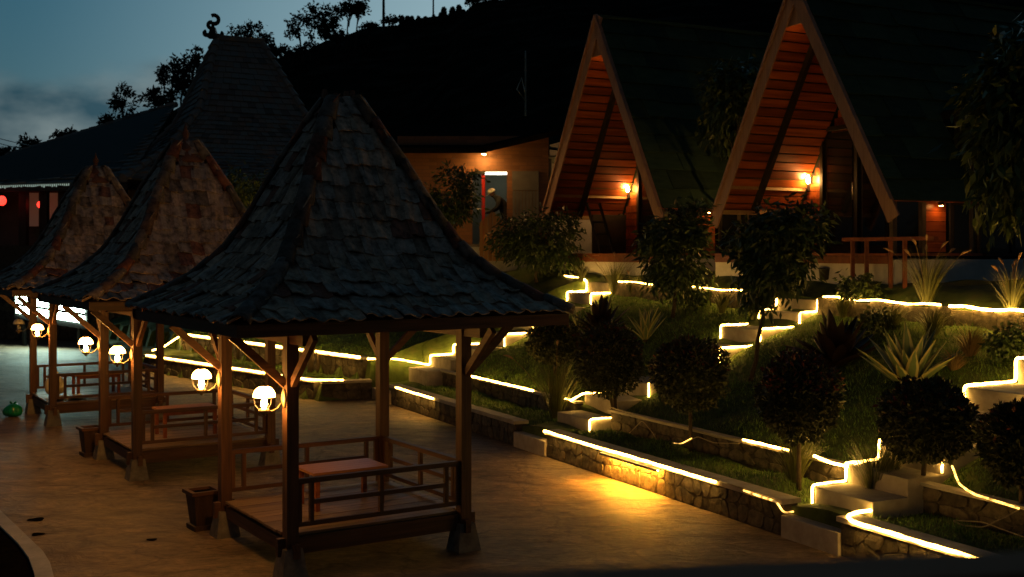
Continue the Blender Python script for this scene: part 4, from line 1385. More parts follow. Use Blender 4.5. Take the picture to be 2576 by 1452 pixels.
# ------------------------------------------------------------------ brick utility house, white wall, person
def utility_house():
    Y = 34.0
    X = lambda px, y=Y: (px - 1288) / FPX * y
    Z = lambda py, y=Y: CAM_H + (HZ - py) / FPX * y
    T = thing('utility_house', 'low brick-faced house with lit open doorway behind the pavilion roof', 'house', (0, Y, 3.0))
    inv = Matrix.Translation(-T.location)
    def part(name, mb, mat, par=None, smooth=False):
        o = mb.build(name, mat, par or T, smooth)
        if par is None: o.matrix_parent_inverse = inv
        return o
    zf, ze = 3.8, Z(389)
    x0, xd0, xd1, x1 = X(1000), X(1188), X(1275), X(1380)
    zd = Z(431)
    mb = MB(); mb.box(((x0 + xd0) / 2, Y + .1, (2.6 + ze) / 2), (xd0 - x0, .2, ze - 2.6)); part('wall', mb, 'brick')
    mb = MB(); mb.box(((xd1 + x1) / 2, Y + .1, (2.6 + ze) / 2), (x1 - xd1, .2, ze - 2.6)); part('wall', mb, 'brick')
    mb = MB(); mb.box(((xd0 + xd1) / 2, Y + .1, (zd + ze) / 2), (xd1 - xd0, .2, ze - zd)); part('wall', mb, 'brick')
    # room behind the doorway
    mb = MB(); mb.box(((xd0 + xd1) / 2 + .2, Y + 2.6, (zf + 6.4) / 2), (3.2, .1, 6.4 - zf)); part('room_wall', mb, 'room_wall')
    for xx in (xd0 - 1.2, xd1 + 1.3):
        mb = MB(); mb.box((xx, Y + 1.4, (zf + 6.4) / 2), (.1, 2.3, 6.4 - zf)); part('room_wall', mb, 'room_wall')
    mb = MB(); mb.box(((xd0 + xd1) / 2, Y + 1.4, 6.45), (4.2, 2.6, .06)); part('room_ceiling', mb, 'room_wall')
    mb = MB(); mb.box(((xd0 + xd1) / 2, Y + 1.2, zf - .04), (4.0, 2.7, .08)); part('room_floor', mb, 'grey_board')
    # red pillar and dark lintel
    mb = MB(); mb.box((X(1216), Y + .02, (zf + Z(436)) / 2), (.10, .12, Z(436) - zf)); part('pillar', mb, 'red_paint')
    mb = MB(); mb.box((X(1203), Y - .02, Z(434.5)), (.42, .1, .08)); part('lintel', mb, 'frame_dark')
    # boards right of the doorway
    mb = MB(); mb.box((X(1322), Y - .03, Z(455)), (X(1356) - X(1289), .05, Z(431) - Z(479))); part('notice_board', mb, 'grey_board')
    for i in range(8):
        w = (X(1356) - X(1289)) / 8
        mb = MB(); mb.box((X(1289) + (i + .5) * w, Y - .03 - .008 * (i % 2), (Z(481) + 3.6) / 2), (w - .012, .04, Z(481) - 3.6)); part('fence_board', mb, 'grey_board')
    # roof slab
    for (xa, xb, za) in ((X(985), X(1222), 0), (X(1222), X(1410), .02)):
        up = .0 if xa < -2 else .55
        mb = MB()
        f0, f1 = V(xa - .1, Y - .7, ze - .02 + (0 if xa < -2 else 0)), V(xb, Y - .7, ze - .02 + up)
        b0, b1 = V(xa - .1, Y + 5.5, ze + 1.35), V(xb, Y + 5.5, ze + 1.35 + up)
        th = V(0, 0, .16)
        mb.add([f0, f1, b1, b0, f0 + th, f1 + th, b1 + th, b0 + th], [(0, 3, 2, 1), (4, 5, 6, 7), (0, 1, 5, 4), (1, 2, 6, 5), (2, 3, 7, 6), (3, 0, 4, 7)])
        part('roof', mb, 'roof_black')
    mb = MB(); mb.box(((x0 + x1) / 2, Y + .0, ze + .25), (x1 - x0, .1, .6)); part('upper_wall', mb, 'brick')
    # base under the floor
    mb = MB(); mb.box(((x0 + x1) / 2, Y + 1.5, 3.1), (x1 - x0, 3.4, 1.24)); part('base', mb, 'coping')
    # lights
    L = thing('ceiling_tube_light', 'white tube light in the doorway of the brick house', 'lamp', ((xd0 + xd1) / 2 + .25, Y + 1.3, 6.02))
    mb = MB(); mb.tube([(-.5, 0, 0), (.5, 0, 0)], .04, 8); mb.build('tube', 'tube', L, True)
    mb = MB(); mb.box((0, 0, .08), (1.3, .08, .06)); mb.build('fitting', 'coping', L)
    L = thing('spot_lamp', 'bright lamp under the eave of the brick house', 'lamp', (X(1218), Y - .42, ze - .02))
    mb = MB(); mb.lathe([(.05, 0), (.055, .06), (.03, .09)], (0, 0, 0), 10); mb.build('housing', 'iron', L, True)
    mb = MB(); mb.lathe([(.008, -.02), (.04, -.014), (.045, -.003)], (0, 0, 0), 10); mb.build('bulb', 'downlight', L, True)
    # half gate with a pointed top
    Gt = thing('wooden_gate', 'pale wooden half gate with pointed top in the doorway of the brick house', 'gate', (X(1238, 33.6), 33.6, 3.3))
    gx0, gx1 = X(1206, 33.6), X(1272, 33.6)
    n = 6
    for i in range(n):
        xa, xb = lerp(gx0, gx1, i / n) + .006, lerp(gx0, gx1, (i + 1) / n) - .006
        top = lambda x: Z(561, 33.6) + (Z(531, 33.6) - Z(561, 33.6)) * (1 - abs((x - lerp(gx0, gx1, .5)) / ((gx1 - gx0) / 2)))
        mb = MB()
        pts = [(xa, 3.3), (xb, 3.3), (xb, top(xb)), (xa, top(xa))]
        ctr = Gt.location
        vs_ = [(x - ctr.x, -.02, z - ctr.z) for x, z in pts] + [(x - ctr.x, .02, z - ctr.z) for x, z in pts]
        mb.add(vs_, [(0, 1, 2, 3), (7, 6, 5, 4), (0, 4, 5, 1), (1, 5, 6, 2), (2, 6, 7, 3), (3, 7, 4, 0)])
        mb.build('gate_board', 'gate_wood', Gt)
    for zz in (.35, 1.0):
        mb = MB(); mb.box((0, .045, zz), (gx1 - gx0, .04, .08)); mb.build('cross_bar', 'gate_wood', Gt)
utility_house()

wtop = thing('white_wall', 'tall whitewashed wall at the left edge of the farther cabin', 'wall', (2.05, 36.5, 2.7))
mb = MB()
mb.add([(-.84, -.1, 0), (.75, -.1, 0), (.75, -.1, 4.75), (-.84, -.1, 4.32), (-.84, .1, 0), (.75, .1, 0), (.75, .1, 4.75), (-.84, .1, 4.32)], [(0, 1, 2, 3), (7, 6, 5, 4), (0, 4, 5, 1), (1, 5, 6, 2), (2, 6, 7, 3), (3, 7, 4, 0)])
mb.build('wall_face', 'plaster', wtop)
mb = MB(); mb.tube([(-.9, -.2, 4.2), (-.1, -.2, 4.05)], .025, 6); mb.build('pipe', 'iron', wtop, True)

def person():
    base = V(-.31, 34.5, 3.8)
    T = thing('person', 'person in dark jacket and white cap bending forward in the lit doorway', 'person', base)
    bm = bmesh.new()
    lay = bm.verts.layers.skin.verify()
    def vtx(p, r):
        v = bm.verts.new(p); v[lay].radius = (r, r); return v
    pel = vtx((.12, 0, .92), .17); pel[lay].use_root = True
    belly = vtx((.08, 0, 1.12), .19); chest = vtx((-.04, 0, 1.34), .205); neck = vtx((-.20, 0, 1.46), .065)
    head0 = vtx((-.27, 0, 1.50), .085); head1 = vtx((-.33, 0, 1.57), .075)
    E = [(pel, belly), (belly, chest), (chest, neck), (neck, head0), (head0, head1)]
    for s_ in (-1, 1):
        hip = vtx((.10, s_ * .10, .86), .10); knee = vtx((.04, s_ * .11, .48), .075); ank = vtx((.10, s_ * .11, .08), .05); toe = vtx((-.10, s_ * .12, .04), .04)
        sh = vtx((-.05, s_ * .22, 1.36), .10); el = vtx((-.14, s_ * .28, 1.10), .075); wr = vtx((-.36, s_ * .16, .98), .04); hand = vtx((-.45, s_ * .13, .97), .038)
        E += [(pel, hip), (hip, knee), (knee, ank), (ank, toe), (chest, sh), (sh, el), (el, wr), (wr, hand)]
        for q in range(4):
            f1 = vtx((-.50, s_ * .13 + (q - 1.5) * .02, .955), .010); f2 = vtx((-.535 + .008 * abs(q - 1), s_ * .13 + (q - 1.5) * .021, .925), .008)
            E += [(hand, f1), (f1, f2)]
        th1 = vtx((-.44, s_ * .13 - s_ * .05, .96), .010); th2 = vtx((-.475, s_ * .13 - s_ * .065, .945), .009)
        E += [(hand, th1), (th1, th2)]
    for a, b_ in E: bm.edges.new((a, b_))
    me = bpy.data.meshes.new('body'); bm.to_mesh(me); bm.free()
    me.materials.append(M['cloth_dark'])
    body = obj_from('body', me, T)
    sk = body.modifiers.new('skin', 'SKIN'); sk.use_smooth_shade = True
    sb = body.modifiers.new('sub', 'SUBSURF'); sb.levels = 1; sb.render_levels = 2
    mb = MB(); mb.lathe([(.001, -.10), (.05, -.09), (.085, -.04), (.095, .02), (.085, .07), (.05, .11), (.002, .125)], (0, 0, 0), 14)
    h = mb.build('face', 'skin', T, True, (-.30, 0, 1.55)); h.rotation_euler = (0, -.5, 0)
    mb = MB(); mb.lathe([(.108, .01), (.112, .04), (.10, .09), (.06, .13), (.003, .145)], (0, 0, 0), 14)
    c = mb.build('cap', 'cap', T, True, (-.29, 0, 1.56)); c.rotation_euler = (0, -.5, 0); c.scale = (1.2, 1.2, 1.15)
    mb = MB(); mb.box((-.13, 0, .035), (.12, .16, .012)); c2 = mb.build('cap_brim', 'cap', T, False, (-.29, 0, 1.56)); c2.rotation_euler = (0, -.62, 0)
person()

# bamboo aerial pole behind the houses
def aerial():
    b0 = at(1322, 330, 44)
    T = thing('aerial_pole', 'tall bamboo pole with a bent aerial above the dark roofs', 'pole', (b0.x, b0.y, 2.6))
    inv = Matrix.Translation(-T.location)
    top = at(1322, 128, 44)
    mb = MB(); n = 9; mb.tube([V(b0.x, b0.y, lerp(2.4, top.z, i / n)) for i in range(n + 1)], [.055 - .003 * i for i in range(n + 1)], 8); o = mb.build('pole', 'bamboo', T, True); o.matrix_parent_inverse = inv
    z = at(0, 232, 44).z
    for k in range(8):
        zz = lerp(b0.z, top.z, k / 8)
        mb = MB(); mb.tube([V(b0.x, b0.y, zz), V(b0.x, b0.y, zz + .035)], .06 - .002 * k, 8); o = mb.build('node_ring', 'bamboo', T, True); o.matrix_parent_inverse = inv
    mb = MB()
    mb.tube([V(b0.x, b0.y - .06, z - .35), V(b0.x - .34, b0.y - .06, z + .1), V(b0.x - .15, b0.y - .06, z + .55), V(b0.x - .05, b0.y - .06, z + .1), V(b0.x, b0.y - .06, z - .1)], .02, 6)
    o = mb.build('aerial', 'steel', T, True); o.matrix_parent_inverse = inv
aerial()

# ------------------------------------------------------------------ the great hall with the tall tiled roof
def tiled_quad(mb, a, b_, c, d, row=.42, col=.36, lift=.06, seed=0):
    """overlapping tiles on the quad a-b (lower edge) to d-c (upper edge)"""
    rg = random.Random(seed)
    a, b_, c, d = map(Vector, (a, b_, c, d))
    H = ((d - a).length + (c - b_).length) / 2
    nr = max(1, int(H / row))
    nrm = (b_ - a).cross(d - a).normalized()
    if nrm.z < 0: nrm = -nrm
    for r in range(nr):
        v0, v1 = r / nr, min(1, (r + 1.15) / nr)
        l0, r0 = a.lerp(d, v0), b_.lerp(c, v0); l1, r1 = a.lerp(d, v1), b_.lerp(c, v1)
        nc = max(1, int((r0 - l0).length / col))
        for i in range(nc):
            u0, u1 = i / nc, (i + .96) / nc
            k = lift * rg.uniform(.6, 1.5)
            p = [l0.lerp(r0, u0) + nrm * k, l0.lerp(r0, u1) + nrm * (k + rg.uniform(-.02, .02)), l1.lerp(r1, u1) + nrm * .01, l1.lerp(r1, u0) + nrm * .01]
            mb.add(p + [p[0] - nrm * k, p[1] - nrm * k], [(0, 1, 2, 3), (4, 5, 1, 0)])

def great_hall():
    T = thing('great_hall', 'large dark hall with towering stepped tile roof behind the pavilions at the left', 'building', (-15, 55, 0))
    inv = Matrix.Translation(-T.location)
    def part(name, mb, mat, par=None, kind=None, smooth=False):
        o = mb.build(name, mat, par or T, smooth)
        o.matrix_parent_inverse = inv if par is None else Matrix()
        if kind: o['kind'] = kind
        return o
    r = V(.894, .447, 0); l = V(-.447, .894, 0)
    R0 = V(-15.1, 58, 14.5); R1 = R0 + r * 2.3
    p, q, zb = 1.5, 3.0, 10.4
    def corner(base, sr, sl, p_, q_, z):
        v = base + r * (sr * p_) + l * (sl * q_); return V(v.x, v.y, z)
    up = [corner(R0, -1, -1, p, q, zb), corner(R1, 1, -1, p, q, zb), corner(R1, 1, 1, p, q, zb), corner(R0, -1, 1, p, q, zb)]
    lo = [corner(R0, -1, -1, p + 4, q + 4, 6.75), corner(R1, 1, -1, p + 4, q + 4, 6.75), corner(R1, 1, 1, p + 4, q + 4, 6.75), corner(R0, -1, 1, p + 4, q + 4, 6.75)]
    mid = [u_.lerp(w_, .45) - V(0, 0, .5) for u_, w_ in zip(up, lo)]
    tops = [R0, R1, R1, R0]
    # solid roof under the tiles
    mb = MB()
    rings = [[R0 - V(0, 0, .05), R1 - V(0, 0, .05), R1 + l * .1 - V(0, 0, .05), R0 + l * .1 - V(0, 0, .05)], up, mid, lo]
    for ring in rings: mb.v.extend([tuple(v) for v in ring])
    for i in range(3):
        for k in range(4):
            k2 = (k + 1) % 4
            mb.f.append((i * 4 + k, i * 4 + k2, i * 4 + 4 + k2, i * 4 + 4 + k))
    mb.f.append((12, 13, 14, 15))
    part('roof', mb, 'frame_dark')
    for k, nm in ((0, 'front'), (3, 'left'), (1, 'right')):
        k2 = (k + 1) % 4
        mb = MB()
        tiled_quad(mb, up[k], up[k2], tops[k2], tops[k], .40, .38, .07, k)
        tiled_quad(mb, mid[k], mid[k2], up[k2], up[k], .36, .34, .07, k + 10)
        tiled_quad(mb, lo[k], lo[k2], mid[k2], mid[k], .36, .34, .07, k + 20)
        part('roof_tiles', mb, 'tile_far', kind='stuff')
    # ridge tiles along the hips
    for k in range(4):
        seq = [tops[k], up[k], mid[k], lo[k]]
        for a, b_ in zip(seq[:-1], seq[1:]):
            n = max(2, int((b_ - a).length / .62))
            for i in range(n):
                p0, p1 = a.lerp(b_, i / n), a.lerp(b_, (i + 1.1) / n)
                mb = MB(); mb.tube([p0 + V(0, 0, .05), p1 + V(0, 0, .10)], [.15, .21], 7); part('hip_tile', mb, 'tile_far')
    mb = MB(); mb.beam(R0 - r * .15 + V(0, 0, .1), R1 + r * .15 + V(0, 0, .1), .3, .26); part('ridge', mb, 'tile_far')
    # curled finial at the left end of the ridge
    F = R0 - r * .2 + V(0, 0, .15)
    mb = MB(); mb.taper((F.x, F.y, F.z - .1), .5, .22, .55); part('finial_base', mb, 'frame_dark')
    for (dx, rad, zc_, a0, span) in ((.06, .22, .86, -1.9, 1.3), (-.10, .15, .55, -1.2, -1.2), (.36, .10, .12, -2.4, 1.2), (-.34, .10, .12, -.8, -1.2)):
        pts = [F + r * (dx + rad * math.cos(a0 + a)) + V(0, 0, zc_ + rad * math.sin(a0 + a)) for a in np.linspace(0, span * math.pi, 12)]
        mb = MB(); mb.tube([F + V(0, 0, .05)] + pts, [.14] + [.11] * len(pts), 6); part('finial_scroll', mb, 'frame_dark')
    # left wing roof
    e0, e1 = at(322, 458, 49.5), at(-260, 470, 51)
    t0, t1 = at(445, 262, 56), at(20, 392, 58)
    t2 = at(-120, 440, 58)
    mb = MB(); mb.add([e0, e1, t2, t1, t0], [(0, 4, 3, 2, 1)]); part('wing_roof', mb, 'frame_dark')
    mb = MB(); tiled_quad(mb, e1, e0, t0, t1, .36, .36, .07, 33); part('roof_tiles', mb, 'tile_far', kind='stuff')
    mb = MB(); n = 20
    for i in range(n):
        mb.tube([t0.lerp(t1, i / n), t0.lerp(t1, (i + 1.05) / n)], [.14, .18], 6)
    part('wing_ridge', mb, 'tile_far')
    mb = MB(); mb.beam(e0 - V(0, 0, .18), e1 - V(0, 0, .18), .14, .3); part('eave_board', mb, 'dark_wood')
    # walls and columns under the eave
    f0, f1 = at(330, 600, 51.5), at(-260, 600, 53)
    zt_, zb_ = 6.5, 3.9
    mb = MB(); mb.beam(V(f0.x, f0.y + 1.2, (zt_ + zb_) / 2), V(f1.x, f1.y + 1.2, (zt_ + zb_) / 2), .2, zt_ - zb_); part('wall', mb, 'hall_wall')
    for px in (-30, 60, 112, 160, 215, 270, 310):
        b_ = at(px, 600, 50.6)
        mb = MB(); mb.box((b_.x, b_.y, (zt_ + zb_) / 2), (.32, .32, zt_ - zb_)); part('column', mb, 'dark_wood')
    for (pa, pb) in ((70, 104), (120, 152)):
        a, c = at(pa, 480, 52.45), at(pb, 575, 52.45)
        mb = MB(); mb.box(((a.x + c.x) / 2, a.y, (a.z + c.z) / 2), (c.x - a.x, .1, a.z - c.z)); f = part('window', mb, 'frame_tan')
        mb = MB(); mb.box(((a.x + c.x) / 2, a.y - .06, (a.z + c.z) / 2), (c.x - a.x - .2, .02, a.z - c.z - .2)); o = mb.build('pane', 'hall_pane', f); 
    mb = MB(); mb.beam(V(f0.x + 1, f0.y, 1.95), V(f1.x, f1.y, 1.95), 3.4, 3.9); part('terrace', mb, 'mortar')
    lo_w = lo
    mb = MB(); mb.add([lo_w[0] - V(0, 0, 0), lo_w[1], V(lo_w[1].x, lo_w[1].y, 0), V(lo_w[0].x, lo_w[0].y, 0)], [(0, 3, 2, 1)])
    a, b_ = lo[0].lerp(lo[1], .12) + l * 1.0, lo[0].lerp(lo[1], .88) + l * 1.0
    mb = MB(); mb.beam(V(a.x, a.y, 3.3), V(b_.x, b_.y, 3.3), .3, 6.6); part('wall', mb, 'hall_wall')
    return T
M['hall_pane'] = mat_emit('lit_hall_window', (1.0, 0.6, 0.3), 0.022)
hall = great_hall()
# fringe of cool fairy lights below the hall's eave
def fairy():
    T = thing('fairy_lights', 'pale fringe of fairy lights hanging below the hall eave at the left edge', 'fairy lights', at(60, 464, 49.3))
    c = T.location
    mb = MB(); a, b_ = at(-60, 468, 49.3) - c, at(178, 461, 49.2) - c
    mb.tube([a, b_], .02, 5); mb.build('string', 'cable', T)
    n = 46
    for i in range(n):
        p = a.lerp(b_, i / n)
        mb = MB(); mb.tube([p, p - V(0, 0, random.uniform(.07, .16))], .02, 5); mb.build('droplet', 'led_far', T)
fairy()
def red_lantern(px, py, y, r, label):
    p = at(px, py, y)
    T = thing('paper_lantern', label, 'lantern', p, 0, 'red lanterns in the hall')
    mb = MB(); mb.lathe([(r * .35, -r * 1.1), (r * .8, -r * .7), (r, 0), (r * .8, r * .7), (r * .35, r * 1.1)], (0, 0, 0), 12); mb.build('body', 'lantern_red', T, True)
    mb = MB(); mb.lathe([(r * .35, r * 1.1), (r * .35, r * 1.3), (.01, r * 1.35), (.01, r * 2.2)], (0, 0, 0), 8); mb.build('cap', 'iron', T, True)
red_lantern(5, 505, 50, .19, 'glowing red lantern at the very left edge under the hall eave')
red_lantern(100, 515, 51.0, .13, 'small dim red lantern between the hall columns')

# ------------------------------------------------------------------ lit sign and stone wall at the far end of the plaza
def lit_sign():
    a, b_ = V(-15.85, 42.0, 0), V(-19.1, 43.6, 0)
    T = thing('lit_sign', 'glaring white lit sign box beyond the farthest pavilion', 'sign', (a + b_) / 2)
    inv = Matrix.Translation(-T.location)
    d = (b_ - a).normalized(); up_ = V(0, 0, 1)
    n = V(d.y, -d.x, 0)
    if n.y > 0: n = -n
    def slab(u0, u1, z0, z1, off, th, name, mat):
        k = .085
        mb = MB()
        L = (b_ - a).length
        pts = []
        for o_ in (off, off + th):
            for (u, z) in ((u0, z0), (u1, z0), (u1, z1), (u0, z1)):
                p = a + d * (L * u) + n * o_ + V(0, 0, z + L * u * k)
                pts.append(p)
        mb.add(pts, [(0, 1, 2, 3), (7, 6, 5, 4), (0, 4, 5, 1), (1, 5, 6, 2), (2, 6, 7, 3), (3, 7, 4, 0)])
        o = mb.build(name, mat, T); o.matrix_parent_inverse = inv
    slab(-.03, 1.03, .72, 1.80, -.2, .18, 'cabinet', 'iron')
    slab(0, .99, 1.33, 1.74, .0, .03, 'upper_panel', 'sign')
    slab(0, .99, .95, 1.22, .0, .03, 'lower_panel', 'sign')
    slab(0, .99, 1.225, 1.325, .0, .045, 'middle_bar', 'iron')
    for u in (.1, .9):
        slab(u - .02, u + .02, -.35, .74, -.15, .1, 'leg', 'iron')
lit_sign()
def back_wall():
    T = thing('stone_wall', 'rough stone wall behind the lit sign at the far end of the plaza', 'wall', (-15, 46, 0))
    inv = Matrix.Translation(-T.location)
    a, b_ = V(-22, 47.2, 0), V(-12.6, 44.8, 0)
    d = (b_ - a).normalized(); n = V(d.y, -d.x, 0)
    mb = MB(); mb.beam(a + V(0, 0, .75), b_ + V(0, 0, .75), .5, 1.6); core = mb.build('core', 'mortar', T); core.matrix_parent_inverse = inv
    stone_face(core, a + n * .25, b_ + n * .25, 0, 1.5, n, .42, .38, .06, 31)
back_wall()
#=====SECTION4

# ------------------------------------------------------------------ vegetation
def crown_points(rg, ell, n):
    """clump centres through a few ellipsoids, denser towards the outside"""
    pts = []
    w = np.array([e[1][0] * e[1][1] * e[1][2] for e in ell]) ** .67
    w /= w.sum()
    for (c, r), k in zip(ell, np.maximum(2, (w * n).astype(int))):
        d = unit(rg.normal(size=(k, 3)))
        rr = rg.uniform(.35, 1.0, k) ** .5
        pts.append(np.array(c) + d * rr[:, None] * np.array(r))
    return np.concatenate(pts)

def tree(name, label, cat, base, ell, clumps, per, L, W, mat, seed, droop=.5, trunk_r=.06, spread=None, limbs=7, group=None, stems=1, radial=.6):
    """base = foot; ell = [(centre, radii)] relative to the foot"""
    rg = np.random.default_rng(seed)
    T = thing(name, label, cat, base, 0, group)
    C_ = crown_points(rg, ell, clumps)
    sp = spread if spread is not None else L * 1.2
    n = len(C_) * per
    cc = np.repeat(C_, per, 0)
    d = unit(rg.normal(size=(n, 3)) + np.array([0, 0, -droop]) * 1.6)
    ctr = np.mean([np.array(e[0]) for e in ell], 0)
    d = unit(d + radial * unit(cc - ctr))
    pos = cc + rg.normal(size=(n, 3)) * sp * .5
    me = leaf_mesh('crown', pos, d, rg.uniform(.6, 1.25, n) * L, rg.uniform(.7, 1.2, n) * W, mat, .15, seed)
    obj_from('crown', me, T)
    ctop = Vector(ctr)
    for s_ in range(stems):
        j = Vector((rg.uniform(-1, 1), rg.uniform(-1, 1), 0)) * (trunk_r * (1.2 if stems > 1 else .3))
        mb = MB()
        k = 6
        pts = [j * (1 if stems > 1 else 0) + ctop * (i / k) * 1.0 + Vector((rg.normal() * .03, rg.normal() * .03, 0)) * (1 if 0 < i else 0) * max(1, ctop.length / 2) for i in range(k + 1)]
        for p, i in zip(pts, range(k + 1)): p.z = ctop.z * i / k
        mb.tube(pts, [trunk_r * (1 - .55 * i / k) for i in range(k + 1)], 7)
        mb.build('trunk', 'bark', T, True)
    idx = rg.choice(len(C_), min(limbs, len(C_)), replace=False)
    for i in idx:
        e = Vector(C_[i]); st = ctop * rg.uniform(.55, .95)
        m_ = st.lerp(e, .5) + V(0, 0, .08 * (e - st).length)
        mb = MB(); mb.tube([st, m_, e], [trunk_r * .45, trunk_r * .3, trunk_r * .12], 5); mb.build('limb', 'bark', T, True)
    return T

def px_m(px, y): return px * y / FPX

# leafy garden trees: (label, foot px, crown centre px, crown radius px, clumps...)
def garden_tree(label, foot, centre, rad, seed, clumps=150, per=16, mat='leaf_dark', y=None, L=.20, W=.06, droop=.7, trunk_r=.05, name='garden_tree', lobes=5, foot_z=None):
    b_ = ground_at(*foot) if y is None else at(foot[0], foot[1], y)
    if foot_z is not None: b_.z = foot_z
    c = at(centre[0], centre[1], b_.y) - b_
    rx, rz = px_m(rad[0], b_.y), px_m(rad[1], b_.y)
    rg = random.Random(seed)
    ell = [((c.x, c.y, c.z), (rx * .72, rx * .72, rz * .72))]
    for i in range(lobes):
        a = rg.uniform(0, 6.28); el = rg.uniform(-1, 1)
        ell.append(((c.x + rx * .55 * math.cos(a), c.y + rx * .5 * math.sin(a), c.z + rz * .6 * el), (rx * .45, rx * .45, rz * .38)))
    return tree(name, label, 'tree', b_, ell, clumps, per, L, W, mat, seed, droop, trunk_r)
garden_tree('broad dark bushy tree in front of the brick house', (1350, 712), (1352, 606), (135, 88), 1, 230, 18)
garden_tree('dense dark tree left of the closer cabin, in front of its plinth', (1692, 800), (1694, 640), (92, 148), 2, 230, 18)
garden_tree('dark drooping tree in front of the door of the closer cabin', (1888, 960), (1955, 632), (122, 150), 3, 260, 18, trunk_r=.045)
garden_tree('dark leafy tree beside the lit doorway of the brick house', (1130, 700), (1128, 490), (88, 95), 4, 150, 16, y=31.5, foot_z=2.4)
garden_tree('tall tree with pale drooping leaves at the right edge', (2600, 800), (2545, 360), (120, 300), 5, 330, 16, mat='leaf_mid', y=16.5, L=.26, W=.085, foot_z=2.3, droop=1.0)
garden_tree('tree with hanging leaves standing between the two cabins', (1880, 600), (1858, 270), (74, 150), 6, 150, 16, mat='leaf_mid', y=28.5, L=.26, W=.085, foot_z=3.0, droop=1.0)
garden_tree('half hidden tree behind the gap between the first two pavilion roofs', (600, 640), (610, 470), (95, 60), 7, 130, 14, mat='leaf_mid', y=33, foot_z=0.2)
garden_tree('low leafy shrub in front of the handrail of the closer cabin', (2160, 772), (2155, 728), (72, 36), 8, 70, 16, mat='leaf_mid', L=.12, W=.05, name='leafy_shrub', trunk_r=.02)
garden_tree('small shrub with leaves lit from behind on the upper edge', (2195, 850), (2200, 815), (60, 42), 9, 60, 14, mat='leaf_mid', L=.10, W=.05, name='leafy_shrub', trunk_r=.02)
garden_tree('dark leafy shrub at the right edge above the dry straw', (2560, 905), (2545, 850), (60, 50), 10, 70, 14, mat='leaf_dark', L=.10, W=.05, name='leafy_shrub', trunk_r=.02)

# clipped round shrubs with red young leaves
def topiary(label, foot, centre, rad, seed, stems=1, red=.05):
    rg = np.random.default_rng(seed)
    b_ = ground_at(*foot)
    c = at(centre[0], centre[1], b_.y) - b_
    r = px_m(rad[0], b_.y); rz = px_m(rad[1], b_.y)
    T = thing('round_shrub', label, 'shrub', b_, 0, 'clipped round shrubs on the terraces')
    n = 5200
    d = unit(rg.normal(size=(n, 3)))
    k = rg.uniform(.84, 1.04, n) * (1 + .055 * np.sin(d[:, 0] * 9 + seed) * np.cos(d[:, 2] * 7) + .05 * np.sin(d[:, 1] * 5 + seed * 2 + d[:, 2] * 4) + .03 * np.sin(d[:, 0] * 17 + d[:, 1] * 13))
    pos = np.array(c) + d * k[:, None] * np.array([r, r, rz])
    ld = unit(d * .7 + rg.normal(size=(n, 3)) * .55)
    up = (d[:, 2] > .15) & (rg.random(n) < red * 2.2 * np.clip(d[:, 2] + .3, 0, 1))
    L = rg.uniform(.05, .09, n)
    obj_from('foliage', leaf_mesh('foliage', pos[~up], ld[~up], L[~up], L[~up] * .5, 'leaf_ball', .15, seed), T)
    obj_from('red_shoots', leaf_mesh('red_shoots', pos[up] + d[up] * .02, ld[up], L[up] * 1.1, L[up] * .5, 'leaf_red', .15, seed), T)['kind'] = 'stuff'
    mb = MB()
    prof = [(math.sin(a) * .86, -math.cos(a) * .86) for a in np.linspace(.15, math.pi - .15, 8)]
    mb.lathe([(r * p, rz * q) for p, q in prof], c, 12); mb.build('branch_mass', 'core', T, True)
    for s_ in range(stems):
        a = 2 * math.pi * s_ / max(1, stems)
        off = V(math.cos(a), math.sin(a), 0) * (.05 if stems > 1 else 0)
        mb = MB(); mb.tube([off * .3 + V(0, 0, -.05), off + c * .4 + V(0, 0, 0), off * 2.2 + c * .85], [.026, .022, .018] if stems > 1 else [.035, .03, .03], 7); mb.build('trunk', 'bark', T, True)
topiary('round clipped shrub farthest back, at the right corner of the pavilion roof', (1395, 945), (1395, 858), (66, 58), 1)
topiary('round clipped shrub on several thin stems above the lowest steps', (1548, 1066), (1531, 908), (82, 88), 2, 4)
topiary('round clipped shrub with a drooping cable at its trunk', (1738, 1135), (1735, 940), (94, 88), 3)
topiary('tall round clipped shrub with red top leaves right of the cable', (2010, 1232), (2010, 1000), (95, 108), 4, red=.16)
topiary('large round clipped shrub between the steps at the lower right', (2320, 1262), (2333, 1062), (112, 98), 5)
topiary('round clipped shrub cut by the right edge of the picture', (2570, 1312), (2572, 1115), (100, 100), 6)

# rosettes: every broad leaf is a piece of its own
def rosette_leaf(L, W, bend, mat, seed, n=6, tip=1.0):
    mb = MB(); uv = []
    prof = lambda u: (0.55 + 1.0 * u) if u < .42 else max(.02, (1 - ((u - .42) / .58) ** (1.5 * tip))) * .97
    z = 0; y = 0; ang = 0
    rows = []
    for i in range(n + 1):
        u = i / n
        w = W * .5 * prof(u)
        rows.append((y, z, w))
        ang = bend * u
        y += L / n * math.sin(ang); z += L / n * math.cos(ang)
    for (y, z, w) in rows:
        mb.v += [(-w, y - w * .25, z), (0, y + w * .25, z), (w, y - w * .25, z)]
    for i in range(n):
        for k in range(2):
            a = i * 3 + k
            mb.f.append((a, a + 1, a + 4, a + 3))
    me = mb.mesh('leaf', mat, True)
    ul = me.uv_layers.new(name='UVMap')
    for poly in me.polygons:
        for li in poly.loop_indices:
            vi = me.loops[li].vertex_index
            ul.data[li].uv = ((vi % 3) / 2, (vi // 3) / n)
    return me

